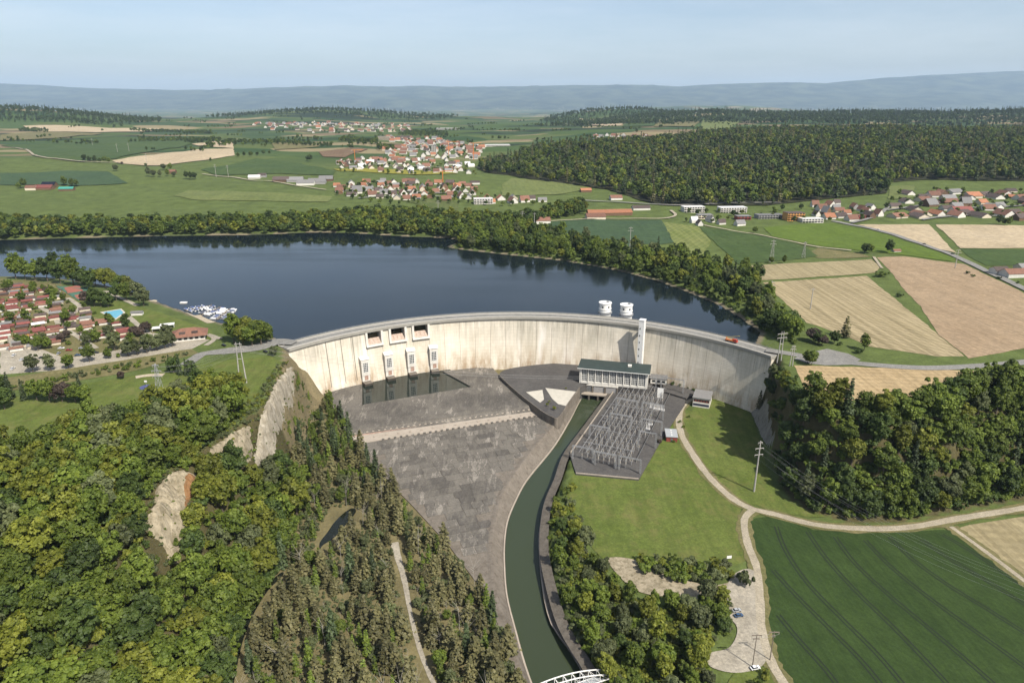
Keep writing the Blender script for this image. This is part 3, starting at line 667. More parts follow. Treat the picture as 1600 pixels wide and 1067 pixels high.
# wheel tracks pressed into the dark crop
plain('rut', (.008, .014, .006), .95, .2)
for k, line in enumerate([[(1213, 822), (1228, 860), (1262, 910), (1315, 965), (1370, 1020), (1425, 1085), (1460, 1130)],
                          [(1262, 830), (1290, 870), (1335, 920), (1395, 978), (1455, 1040), (1510, 1100)],
                          [(1305, 838), (1335, 878), (1385, 925), (1445, 975), (1510, 1030), (1590, 1100)],
                          [(1352, 843), (1385, 878), (1435, 920), (1500, 968), (1580, 1025), (1660, 1085)],
                          [(1390, 838), (1425, 872), (1480, 912), (1550, 955), (1640, 1012)],
                          [(1440, 842), (1480, 870), (1540, 905), (1620, 955)],
                          [(1472, 834), (1520, 862), (1600, 915)],
                          [(1208, 890), (1240, 925), (1290, 975), (1345, 1030), (1390, 1085)],
                          [(1216, 960), (1245, 995), (1290, 1045), (1320, 1085)]]):
    L = T(line); 
    for s in (-1, 1):
        q = [Vector(p) for p in resample(L, 3, False)]; o2 = []
        for i in range(len(q)):
            d = (q[min(i + 1, len(q) - 1)] - q[max(i - 1, 0)]).normalized(); o2.append((q[i].x - d.y * s * .95, q[i].y + d.x * s * .95))
        strip('wheel_track', o2, .75, 'rut', 0, 'one of the thin dark wheel tracks curving through the green crop', z=FLOOR - .17)['group'] = 'wheel tracks in the crop'

# ------------------------------------------------------------------ roads on the plateau
def gl(px, n=6): return curve([(q[0], q[1]) for q in G(px)], n)
rl = [A(math.radians(54.5), 235)] 
strip('road', curve([A(math.radians(53), 234.5)] + UP([(1236, 553), (1262, 558), (1290, 563), (1340, 568), (1400, 573), (1460, 575), (1530, 572), (1600, 566), (1720, 552)], .9), 6), 8.5, 'asphalt', 0, 'grey asphalt road curving away from the dam at the right', z=1.15)
flat('road_apron', UP([(1262, 552), (1292, 545), (1326, 553), (1345, 562), (1330, 570), (1290, 571), (1262, 568), (1240, 560)], .9), 'asphalt', 1.08, 'wide grey lay-by where the dam road begins')
strip('road', curve([A(math.radians(-48), 234.5)] + UP([(432, 534), (400, 543), (350, 549), (318, 553), (305, 560), (290, 570)], .9), 6), lambda u: 9 + 7 * math.sin(min(1, u * 1.6) * 3.14), 'asphalt', 0, 'grey forecourt road at the left end of the dam', z=1.12)
strip('road', gl([(1300, 346), (1330, 352), (1384, 364), (1440, 382), (1494, 402), (1540, 424), (1600, 452), (1700, 500)]), 9, 'asphalt', 1.0, 'straight country road past the bare field')
strip('path', gl([(1365, 402), (1372, 412), (1378, 420)]), 3, 'track', .9, 'short dirt path at the corner of the bare field')
strip('path', gl([(0, 232), (30, 233), (50, 241), (62, 246), (95, 250), (135, 254), (190, 256)]), 7, 'track', 3.0, 'pale farm lane winding at the far left')
strip('path', gl([(316, 273), (370, 279), (440, 287), (510, 298)]), 6, 'track', 2.2, 'pale lane to the sheds by the village')
strip('path', gl([(1100, 353), (1140, 361), (1190, 369), (1260, 384), (1330, 393)]), 4, 'track', 1.6, 'thin pale path through the green fields')
strip('path', gl([(1048, 330), (1055, 338), (1030, 343), (960, 343), (860, 347)]), 5, 'track', 1.8, 'pale lane above the blue green field')
strip('road', gl([(905, 314), (980, 318), (1060, 322), (1150, 318), (1220, 318)]), 8, 'asphalt', 2.0, 'road in front of the dark forest')
for px in ([(165, 455), (180, 462), (215, 478)], [(40, 470), (80, 490), (95, 510), (120, 525), (150, 545)], [(0, 528), (30, 536), (60, 560)], [(200, 495), (230, 520), (250, 540), (200, 556)], [(105, 466), (125, 480), (112, 492)]):
    strip('path', gl(px), 4.5, 'gravel', .35, 'pale lane between the camp homes')['group'] = 'lanes of the camp'
strip('beach', gl([(236, 470), (262, 476), (290, 487), (330, 505)]), 7, 'sand', .3, 'narrow sandy beach beside the boats')
strip('path', gl([(322, 540), (335, 530), (325, 523), (345, 530)]), 4, 'gravel', .4, 'curved pale path by the restaurant')
strip('path', T([(616, 846), (622, 870), (632, 905), (640, 950), (652, 1000), (668, 1045), (690, 1090)], FLOOR), lambda u: 4.2 - 2.2 * min(1, u * 2), 'gravel', .16, 'pale gravel path through the thin pines')
drape('pond', curve(UP([(551, 793), (556, 799), (541, 818), (528, 833), (518, 842), (505, 850), (500, 856), (500, 846), (512, 830), (520, 818), (531, 806), (542, 797)], FLOOR), 4, True), 'stream_water', 0, 1e5, 'dark pond among dry reeds below the slope', z=FLOOR - .25)
drape('stream', curve(UP([(330, 1090), (345, 1060), (362, 1010), (385, 960), (405, 925), (425, 905), (440, 893), (442, 898), (420, 920), (398, 955), (378, 1005), (358, 1090)], FLOOR), 4, True), 'stream_water', 0, 1e5, 'dark stream at the foot of the wooded slope', z=FLOOR - .2)

# ------------------------------------------------------------------ the arch dam
dam = empty('dam', 'curved white concrete arch dam holding back the lake', 'dam', (CX, CY, 0))
def arcpart(name, a0, a1, prof, mat, parent, da=math.radians(.9), cap=True):
    """sweep a closed (R, z) profile along the arch; UV = metres along, metres up"""
    n = max(2, int((a1 - a0) / da) + 1); ths = np.linspace(a0, a1, n); mb = MB(); uv = []; k = len(prof)
    for th in ths:
        for R, z in prof:
            x, y = A(th, R); mb.v.append((x - CX, y - CY, z)); uv.append((th * 228, z))
    for i in range(n - 1):
        for j in range(k):
            j2 = (j + 1) % k
            mb.f.append((i * k + j, i * k + j2, (i + 1) * k + j2, (i + 1) * k + j)); mb.m.append(0)
    if cap: mb.f.append(tuple(range(k))[::-1]); mb.f.append(tuple((n - 1) * k + j for j in range(k))); mb.m += [0, 0]
    mb.uv = uv
    return mb.build(name, mat, parent)
def TH(px, py, z):
    x, y = U(px, py, z); return math.atan2(x - CX, y - CY)
def THX(px, R, z):
    lo, hi = TH0 * 1.2, TH1 * 1.2
    for _ in range(50):
        m = (lo + hi) / 2; x, y = A(m, R)
        if PR(x, y, z)[0] < px: lo = m
        else: hi = m
    return lo
def RF(z): return 228.0 - 5.0 * min(1, max(0, (-z - 1.5) / 48.0))         # downstream face
gates = [(THX(a, 226.5, -8), THX(b, 226.5, -8)) for a, b in ((573, 597), (609.5, 634), (645.5, 670))]
edges = []
cuts = sorted([TH0, TH1] + [a for g in gates for a in g]); 
for a, b in zip(cuts[:-1], cuts[1:]):
    n = max(1, round((b - a) * 228 / 13.5))
    for i in range(n): edges.append((a + (b - a) * i / n, a + (b - a) * (i + 1) / n))
JG = .09 / 228
for a, b in edges:
    isg = any(abs((a + b) / 2 - (g[0] + g[1]) / 2) < .01 for g in gates)
    top = -13.0 if isg else -1.5
    zs = [top, -18, -26, -34, -42, -58]
    prof = [(RF(z) + random.uniform(-.03, .03), z) for z in zs] + [(238, -58), (238, top)]
    arcpart('wall_block', a + JG, b - JG, prof, 'dam_concrete', dam)
    if isg:
        g = (a, b); e = .9 / 228
        arcpart('gate_flap', a + e, b - e, [(226.2, -12.2), (230.5, -8.0), (231, -8.6), (226.4, -12.9)], 'gate_paint', dam)
        arcpart('gate_lip', a - e, b + e, [(224.6, -13.9), (224.9, -12.4), (228, -12.4), (228.5, -13.9)], 'white_concrete', dam)
        arcpart('gate_chamber', a, b, [(236.5, -12.5), (236.5, -1.6), (237.5, -1.6), (237.5, -12.5)], 'void', dam)
        for q in (a, b):
            arcpart('gate_pier', q - e, q + e, [(225.6, -13.4), (226.4, -1.7), (236, -1.7), (236, -13.4)], 'white_concrete', dam)
        for q in np.linspace(a, b, 5)[1:-1]: arcpart('gate_rib', q - .16 / 228, q + .16 / 228, [(227.0, -11.4), (230.2, -8.3), (230.2, -8.0), (227.0, -11.1)], 'rust_metal', dam)
arcpart('wall_core', TH0, TH1, [(229.6, -14.2), (225.5, -58), (237, -58), (237, -14.2)], 'void', dam)
dk = arcpart('deck', TH0, TH1, [(226.7, -1.9), (226.7, -.45), (228.2, -.05), (242, -.05), (242, -3.6), (236, -4.0)], 'deck', dam)
arcpart('carriageway', TH0, TH1, [(230.2, -.1), (230.2, 0.0), (238.2, 0.0), (238.2, -.1)], 'asphalt', dam, cap=False)
arcpart('parapet', TH0, TH1, [(226.4, -1.3), (226.4, .75), (226.95, .75), (226.95, -1.3)], 'deck', dam)
arcpart('parapet', TH0, TH1, [(241.5, -1.0), (241.5, .45), (242.0, .45), (242.0, -1.0)], 'deck', dam)
arcpart('kerb', TH0, TH1, [(229.8, -.1), (229.8, .13), (230.15, .13), (230.15, -.1)], 'white_concrete', dam)
arcpart('kerb', TH0, TH1, [(238.25, -.1), (238.25, .13), (238.6, .13), (238.6, -.1)], 'white_concrete', dam)
arcpart('railing', TH0, TH1, [(241.7, 1.10), (241.7, 1.22), (241.8, 1.22), (241.8, 1.10)], 'steel', dam)
arcpart('railing', TH0, TH1, [(241.7, .75), (241.7, .82), (241.8, .82), (241.8, .75)], 'steel', dam)
pm = MB().box((0, 0, .8), (.1, .1, .8)).mesh('railing_post', 'steel')
for a in np.linspace(TH0, TH1, 130):
    x, y = A(a, 241.75); o = link('railing_post', pm, dam, (x - CX, y - CY, 0), -a)
for a in np.linspace(TH0, TH1, 44)[1:-1]:                     # centre line dashes
    x, y = A(a, 234.2); link('road_marking', MB_MARK if 'MB_MARK' in globals() else globals().setdefault('MB_MARK', MB().poly([(-1.5, -.08, .006), (1.5, -.08, .006), (1.5, .08, .006), (-1.5, .08, .006)]).mesh('road_marking', 'roadpaint')), dam, (x - CX, y - CY, 0), -a)
# thin vertical drain pipes on the left part of the face
for px in (511, 534, 552):
    a = THX(px, 227, -14); zs = np.linspace(-1.6, -40, 7)
    mb = MB()
    for z0, z1 in zip(zs[:-1], zs[1:]):
        p0 = A(a, RF(z0) - .12); p1 = A(a, RF(z1) - .12); mb.bar((p0[0] - CX, p0[1] - CY, z0), (p1[0] - CX, p1[1] - CY, z1), .42)
    mb.build('drain_pipe', 'rock_grey', dam)

# four outlet gatehouses on the face
def gatehouse(px, py, label):
    z0 = -34.0; a = THX(px, 222.5, z0 + 2); x, y = A(a, 225.2)
    e = empty('outlet_gatehouse', label, 'gatehouse', (x, y, z0), -a + 0.0, 'outlet gatehouses')
    # local: -Y faces downstream
    mb = MB(); w = 3.6
    side = [(3, -2.0), (-3.6, -2.6), (-3.6, 10.4), (-1.5, 12.0), (3, 13.2)]
    for s in (-w, w): mb.poly([(s, yy, zz) for yy, zz in side][::(1 if s > 0 else -1)])
    for (ya, za), (yb, zb) in zip(side, side[1:] + side[:1]): mb.poly([(-w, ya, za), (-w, yb, zb), (w, yb, zb), (w, ya, za)])
    mb.build('wall', 'white_concrete', e)
    MB().box((0, -1.4, 12.25), (7.9, 5.2, .5), rot=Matrix.Rotation(.42, 3, 'X')).build('roof', 'white_concrete', e)
    wd = MB().box((0, -3.7, 4.6), (4.2, .12, 8.0)).build('window', 'glass_dark', e)
    fr = MB()
    for i in range(4): fr.box((-2.1 + 1.4 * i, -3.82, 4.6), (.28, .14, 8.2))
    for i in range(6): fr.box((0, -3.83, .6 + 1.6 * i), (4.4, .12, .26))
    fr.build('frame', 'frame_white', wd)
    MB().box((0, -.8, -5.0), (6.6, 4.6, 6.4)).build('plinth', 'white_concrete', e)
    MB().box((0.4, -3.2, -4.6), (3.0, .3, 4.2)).build('door', 'rust_metal', e)
    b = MB(); b.v += [(-3.4, 1, -7.6), (3.4, 1, -7.6), (3.4, -9.0, -7.9), (-3.4, -9.0, -7.9), (-3.4, 1, -13), (3.4, 1, -13), (3.4, -7.0, -11.5), (-3.4, -7.0, -11.5)]
    for f in ((0, 3, 2, 1), (4, 5, 6, 7), (0, 1, 5, 4), (1, 2, 6, 5), (2, 3, 7, 6), (3, 0, 4, 7)): b.f.append(f[::-1]); b.m.append(0)
    b.build('outlet_beak', 'bank', e)
for (px, py), w_ in zip([(571, 583), (608, 577), (643, 572), (678, 568)], ['nearest the left abutment', 'second from the left abutment', 'third from the left abutment', 'farthest from the left abutment']):
    gatehouse(px, py, 'white gatehouse with a gridded window on the dam face, ' + w_)

# ------------------------------------------------------------------ spillway apron
apron = empty('spillway_apron', 'weathered grey concrete stilling basin and apron below the dam', 'spillway', (0, 0, 0))
def sheet(name, P, z, mat, parent, depth=3.0):
    mb = MB().prism(P, z - depth, z); 
    return mb.build(name, mat, parent)
UZ = -43.5
ridgeL, ridgeR = (541, 673), (838, 632); toeL, toeR = (549, 682), (846, 641)
up_l = UP([(512, 611), (566, 600), (566, 633), (560, 640), (530, 655), (522, 640)], UZ)
sheet('upper_floor', up_l, UZ, 'apron', apron)
sheet('upper_floor', UP([(530, 655), (560, 640), (568, 632), (738, 604), (800, 596), (828, 622), (838, 632), (700, 652), (541, 673)], UZ), UZ + .02, 'apron', apron)
sheet('upper_floor', UP([(692, 580), (742, 574.5), (770, 575), (782, 588), (802, 598), (738, 605)], UZ), UZ + .04, 'apron', apron)
drape('pool', UP([(556, 597), (700, 575), (745, 606), (568, 636)], UZ - .8), 'pool_water', 0, 1e5, 'still dark pool at the foot of the four gatehouses', z=UZ - .9)
rl_, rr_ = UP([ridgeL, ridgeR], UZ); tl_, tr_ = UP([toeL, toeR], FLOOR + .5)
MB().poly([(rl_[0], rl_[1], UZ + .01), (tl_[0], tl_[1], FLOOR + .5), (tr_[0], tr_[1], FLOOR + .5), (rr_[0], rr_[1], UZ + .01)]).build('ramp', 'apron', apron)
bl_, br_ = UP([(556, 694), (856, 648)], FLOOR)
MB().prism([tl_, tr_, br_, bl_], FLOOR - 3, FLOOR + .5).build('sill', 'sill_pale', apron)
bk = MB().box((0, 0, .45), (1.5, 1.3, 1.1)).mesh('baffle_block', 'sill_pale'); bk2 = MB().box((0, 0, .3), (1.6, 1.2, 1.0)).mesh('baffle_block', 'slab')
ang = math.atan2(br_[1] - bl_[1], br_[0] - bl_[0])
for i in range(34):
    u = (i + .5) / 34
    x = tl_[0] + (tr_[0] - tl_[0]) * u; y = tl_[1] + (tr_[1] - tl_[1]) * u
    link('baffle_block', bk, apron, (x + .2, y + 2.2, FLOOR + .9), ang)
    x = bl_[0] + (br_[0] - bl_[0]) * u; y = bl_[1] + (br_[1] - bl_[1]) * u
    if u > .12: link('baffle_block', bk2, apron, (x, y - .3, FLOOR + .35), ang)
    if i % 2: link('baffle_block', bk, apron, (x * .5 + (tl_[0] + (tr_[0] - tl_[0]) * u) * .5, y * .5 + (tl_[1] + (tr_[1] - tl_[1]) * u) * .5, FLOOR + .1), ang)
MB().bar((tl_[0], tl_[1], FLOOR + .75), (tr_[0] - 6, tr_[1] + .8, FLOOR + .75), .5, .5).build('sill_rail', 'rust_metal', apron)
APL = UP([(556, 694), (856, 648)], FLOOR) + BL[3:13] + UP([(800, 1030), (760, 930), (700, 850), (640, 785), (590, 735)], FLOOR)
sheet('lower_floor', APL, FLOOR - .06, 'bank', apron)
dirx = Vector((math.cos(ang), math.sin(ang))); diry = Vector((dirx.y, -dirx.x)); org = Vector(bl_)
SB = {}
cnt = 0; rsl = random.Random(12)
for j in range(0, 32):
    xq = -26.0 - rsl.uniform(0, 6)
    while xq < 190:
        wd = rsl.choice((6.0, 7.5, 9.0, 11.5)); c = org + dirx * (xq + wd / 2) + diry * (j * 6.9 + 3.7); xq += wd
        cor = [c + dirx * sx * (wd / 2 - .05) + diry * sy * 3.4 for sx, sy in ((-1, -1), (1, -1), (1, 1), (-1, 1))]
        if not all(inpoly(APL, [q.x for q in cor], [q.y for q in cor])): continue
        if wd not in SB: SB[wd] = MB().box((0, 0, -.05), (wd - .22, 6.68, .3)).mesh('slab', 'slab')
        link('slab', SB[wd], apron, (c.x, c.y, FLOOR + rsl.uniform(.0, .12)), ang); cnt += 1
print('slabs', cnt)
# banks of the canal
blc, clc = curve(BL, 5), curve(CL, 5); n = min(len(blc), len(clc))
def off(P, d):
    out = []; P = [Vector(p) for p in P]
    for i in range(len(P)):
        q = (P[min(i + 1, len(P) - 1)] - P[max(i - 1, 0)]).normalized(); out.append((P[i].x - q.y * d, P[i].y + q.x * d))
    return out
bR = resample_n = None
def even(P, n):
    P = np.array(P); d = np.r_[0, np.cumsum(np.hypot(*np.diff(P, axis=0).T))]; s = np.linspace(0, d[-1], n)
    return list(zip(np.interp(s, d, P[:, 0]), np.interp(s, d, P[:, 1])))
b_, c_ = even(blc, 60), even(clc, 60); lip = off(b_, -1.3); lip2 = off(b_, -6)
mb = MB().ribbon([(x, y, FLOOR + .25) for x, y in lip], [(x, y, FLOOR + .25) for x, y in b_]).ribbon([(x, y, FLOOR + .25) for x, y in b_], [(x, y, CANAL - 1.2) for x, y in c_])
mb.ribbon([(x, y, FLOOR - .6) for x, y in lip2], [(x, y, FLOOR + .25) for x, y in lip])
struct('canal_bank', mb, 'bank', 'sloping weathered concrete bank between apron and canal')
kb = MB(); q0 = off(c_, -.2); q1 = off(c_, -1.0)
kb.ribbon([(x, y, CANAL + .55) for x, y in q1], [(x, y, CANAL + .55) for x, y in q0]).ribbon([(x, y, CANAL + .55) for x, y in q0], [(x, y, CANAL - 1) for x, y in q0])
struct('canal_kerb', kb, 'sill_pale', 'pale kerb line at the water on the apron side')
b_, c_ = even(curve(BR, 5), 60), even(curve(CR, 5), 60); lip2 = off(b_, -5)
w1 = off(c_, -.9)
mb = MB().ribbon([(x, y, CANAL - 2) for x, y in c_], [(x, y, CANAL + 2.2) for x, y in c_]).ribbon([(x, y, CANAL + 2.2) for x, y in c_], [(x, y, CANAL + 2.2) for x, y in w1])
struct('canal_wall', mb, 'sill_pale', 'low pale wall along the lawn side of the canal')
mb = MB().ribbon([(x, y, CANAL + 1.7) for x, y in w1], [(x, y, FLOOR + .1) for x, y in b_]).ribbon([(x, y, FLOOR + .1) for x, y in b_], [(x, y, FLOOR - .7) for x, y in lip2])
struct('canal_bank', mb, 'bankdark', 'dark concrete bank on the lawn side of the canal')  # dark tone of this bank partly stands in for its shade

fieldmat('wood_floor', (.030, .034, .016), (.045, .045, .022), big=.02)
# ------------------------------------------------------------------ trees: crowns of many leaf-sized faces gathered in clumps
leafmat('leaf_green', (0.072, 0.111, 0.014), (0.192, 0.245, 0.037)); leafmat('leaf_yellow', (0.098, 0.121, 0.013), (0.258, 0.274, 0.040)); leafmat('leaf_dark', (0.039, 0.067, 0.014), (0.107, 0.152, 0.033))
leafmat('leaf_grey', (0.081, 0.101, 0.038), (0.171, 0.193, 0.082)); leafmat('needle_dark', (0.034, 0.053, 0.020), (0.086, 0.118, 0.044), .1); leafmat('needle_brown', (0.095, 0.094, 0.037), (0.219, 0.198, 0.086), .15); leafmat('leaf_copper', (0.070, 0.051, 0.042), (0.149, 0.109, 0.083))
def leafmesh(name, P, N, size, tone, mat, rs):
    """one small face per point, roughly square to its normal"""
    n = len(P); N = N / (np.linalg.norm(N, axis=1, keepdims=True) + 1e-9)
    a = np.cross(N, rs.normal(size=(n, 3))); a /= np.linalg.norm(a, axis=1, keepdims=True) + 1e-9; b = np.cross(N, a)
    s = (size * rs.uniform(.6, 1.3, n))[:, None]
    v = np.stack([P - a * s - b * s * .7, P + a * s - b * s * .6, P + a * s * .8 + b * s * .8, P - a * s * .7 + b * s * .7], 1).reshape(-1, 3)
    me = bpy.data.meshes.new(name); me.vertices.add(4 * n); me.vertices.foreach_set('co', v.ravel())
    me.loops.add(4 * n); me.loops.foreach_set('vertex_index', np.arange(4 * n)); me.polygons.add(n)
    me.polygons.foreach_set('loop_start', np.arange(0, 4 * n, 4)); me.polygons.foreach_set('loop_total', np.full(n, 4))
    at = me.attributes.new('tone', 'FLOAT', 'POINT'); at.data.foreach_set('value', np.repeat(tone, 4))
    me.update(); me.materials.append(MATS[mat]); return me
def broad(seed, mat, rx=5.0, h0=3.0, h1_=13.0, nb=48, per=64, size=.36, name='crown', spread=.62):
    rs = np.random.default_rng(seed); P = []; N = []; T = []
    cz, rz = (h0 + h1_) / 2, (h1_ - h0) / 2; lean = rs.normal(0, .5, 2)
    for k in range(nb):
        d = rs.normal(size=3); d /= np.linalg.norm(d); d[2] = d[2] * .9 + .12
        q = spread * (rs.uniform(.75, 1.15) if k % 3 else rs.uniform(1.0, 1.42)) if k > 4 else .25
        c = np.array([d[0] * rx * q, d[1] * rx * q, cz + d[2] * rz * q]); br = rx * (rs.uniform(.24, .42) if k % 3 else rs.uniform(.12, .24))
        c[:2] += lean * (c[2] - h0) / 10
        t = rs.normal(size=(per, 3)); t /= np.linalg.norm(t, axis=1, keepdims=True); t[:, 2] = np.where(t[:, 2] < -.45, -t[:, 2], t[:, 2])
        r = br * rs.uniform(.72, 1.05, per)[:, None]
        P.append(c + t * r * np.array([1, 1, .85])); N.append(t + rs.normal(0, .42, (per, 3)) + np.array([0, 0, .25]))
        T.append(np.clip(rs.uniform(.0, .75) + rs.normal(0, .16, per) + (t[:, 2]) * .12, 0, 1))
    return leafmesh(name, np.concatenate(P), np.concatenate(N), size, np.concatenate(T), mat, rs)
def spruce(seed, mat, r=2.4, h=15.0, h0=1.2, lev=17, per=46, size=.34, name='crown', thin=1.0, pw=.85):
    rs = np.random.default_rng(seed); P = []; N = []; T = []
    for k in range(lev):
        u = k / (lev - 1); z = h0 + (h - h0) * u; R = r * (1 - u) ** pw * (1 if u > .12 else .6 + 3.3 * u) + .12; arms = max(4, int(9 - 5 * u)); a0 = rs.uniform(0, 6.28)
        for a in range(arms):
            if rs.random() > thin: continue
            th = a0 + 6.283 * a / arms + rs.normal(0, .2); L = R * rs.uniform(.65, 1.15); m = max(3, int(per * (1 - u * .75) / arms * 1.6))
            f = rs.uniform(.12, 1, m) ** .75; tt = rs.uniform(.1, .8)
            x = np.cos(th) * L * f + rs.normal(0, .16, m); y = np.sin(th) * L * f + rs.normal(0, .16, m)
            P.append(np.stack([x, y, z - L * .32 * f + rs.normal(0, .12, m)], 1))
            N.append(np.stack([np.cos(th) * .55 + rs.normal(0, .4, m), np.sin(th) * .55 + rs.normal(0, .4, m), np.full(m, .8)], 1)); T.append(np.clip(tt + rs.normal(0, .18, m), 0, 1))
    return leafmesh(name, np.concatenate(P), np.concatenate(N), size, np.concatenate(T), mat, rs)
def trunk(h, r, mat='bark', limbs=3, seed=0):
    rs = random.Random(seed); mb = MB(); p = Vector((0, 0, -.8)); n = 4
    for i in range(n):
        q = Vector((rs.uniform(-.2, .2), rs.uniform(-.2, .2), h * (i + 1) / n)); mb.tube(p, q, r * (1 - .2 * i), r * (1 - .2 * (i + 1)), 6, caps=False); p = q
    for i in range(limbs):
        a = rs.uniform(0, 6.28); z = h * rs.uniform(.5, .95); mb.tube((0, 0, z), (math.cos(a) * h * .38, math.sin(a) * h * .38, z + h * .4), r * .45, r * .12, 5, caps=False)
    return mb.mesh('trunk', mat)
KIND = {}
def kind(key, crowns, trunks): KIND[key] = (crowns, trunks)
for nm, mt in (('green', 'leaf_green'), ('yellow', 'leaf_yellow'), ('dark', 'leaf_dark'), ('grey', 'leaf_grey')):
    kind('broad_' + nm, [broad(10 + i + hash_, mt, rx=rx_, h0=h0_, h1_=hh_) for i, (rx_, h0_, hh_, hash_) in enumerate([(5, 1.0, 12.5, 0), (5, 1.4, 14.5, 20), (5, .8, 11.5, 40), (4.6, 1.2, 15.5, 60)])], [trunk(8, .32, seed=i) for i in range(4)])
    kind('shrub_' + nm, [broad(200 + i, mt, rx=3, h0=.1, h1_=4.2, nb=16, per=60, size=.30) for i in range(2)], [trunk(2, .12, seed=9)] * 2)
    kind('far_' + nm, [broad(300 + i, mt, rx=5, h0=.8, h1_=13, nb=22, per=34, size=.8) for i in range(3)], None)
kind('copper', [broad(400, 'leaf_copper', rx=5, h0=1, h1_=10)], [trunk(6, .3)])
kind('spruce', [spruce(500 + i, 'needle_dark', per=60) for i in range(3)], [trunk(13, .2, limbs=0, seed=3)] * 3)
kind('pine', [spruce(520 + i, 'needle_brown', r=2.5, h=12, h0=1.6, lev=15, per=62, size=.30, thin=.9, pw=.68) for i in range(4)], [trunk(11, .13, 'bark_pale', 0, seed=4)] * 4)
kind('young', [spruce(540 + i, 'leaf_green', r=1.6, h=9, h0=1.0, lev=11, per=36, size=.32, thin=.9) for i in range(3)], [trunk(8, .10, 'bark_pale', 0, seed=5)] * 3)
kind('far_spruce', [spruce(560 + i, 'needle_dark', r=2.7, h=17, lev=10, per=26, size=.75) for i in range(2)], None)
kind('far_brown', [spruce(580 + i, 'needle_brown', r=2.9, h=17, lev=10, per=26, size=.75) for i in range(2)], None)
kind('bare', [trunk(9, .11, 'bark_pale', 7, seed=6)], None)
def copse(P, spacing, n=9999, avoid=(), jit=1.0, seed=0):
    """points inside outline P (metres), no two closer than spacing"""
    rs = np.random.default_rng(seed + 77); P = np.array(P)[:, :2]; lo, hi = P.min(0), P.max(0)
    q = rs.uniform(lo, hi, (min(60000, int(9 * np.prod(hi - lo) / spacing ** 2) + 50), 2)); k = inpoly(P, q[:, 0], q[:, 1])
    for av in avoid: k &= ~inpoly(av, q[:, 0], q[:, 1])
    q = q[k]; cell = {}; out = []
    for x, y in q:
        c = (int(x // spacing), int(y // spacing)); ok = True
        for i in (-1, 0, 1):
            for j in (-1, 0, 1):
                for (a, b) in cell.get((c[0] + i, c[1] + j), ()):
                    if (a - x) ** 2 + (b - y) ** 2 < spacing ** 2: ok = False; break
        if ok: cell.setdefault(c, []).append((x, y)); out.append((x, y))
        if len(out) >= n: break
    return out
TN = {'broad': 'broadleaf_tree', 'shrub': 'bush', 'far': 'shore_tree', 'copper': 'copper_tree', 'spruce': 'spruce_tree', 'pine': 'pine_tree', 'young': 'young_tree', 'bare': 'bare_tree'}
COLW = {'green': 'mid green', 'yellow': 'yellowish green', 'dark': 'dark green', 'grey': 'grey green'}
def tree(key, x, y, s, place, group, z=None, sz=1.0, parts=True, cat=None, name=None, rt=None):
    base, _, c = key.partition('_'); cr, tr = KIND[key]; i = random.randrange(len(cr))
    nm = name or TN[base]
    size = 'small' if s * sz < .8 else ('large' if s * sz > 1.25 else 'middling')
    what = {'broad': f'{size} {COLW.get(c)} tree', 'far': f'{size} {COLW.get(c)} tree', 'shrub': f'{size} {COLW.get(c)} bush', 'copper': 'dark copper leaved tree', 'spruce': f'{size} dark spruce', 'pine': f'{size} thin brownish pine',
            'young': f'{size} slender fresh green tree', 'bare': 'bare pale tree'}[base]
    cat = cat or {'broad': 'tree', 'far': 'tree', 'shrub': 'bush', 'spruce': 'spruce', 'pine': 'pine', 'young': 'young tree', 'copper': 'tree', 'bare': 'bare tree'}[base]
    z = h1(x, y) if z is None else z; rz = random.uniform(0, 6.28)
    if tr is None or not parts:
        o = link(nm, cr[i], None, (x, y, z - .2), rz)
    else:
        o = bpy.data.objects.new(nm, None); COL.objects.link(o); o.location = (x, y, z - .2); o.rotation_euler = (0, 0, rz)
        for n_, me in (('trunk', tr[i]), ('crown', cr[i])):
            q = bpy.data.objects.new(n_, me); COL.objects.link(q); q.parent = o
    w = random.uniform(.92, 1.1); o.scale = (s * w, s / w, s * sz)
    return tag(o, what + ' ' + place, cat, group)
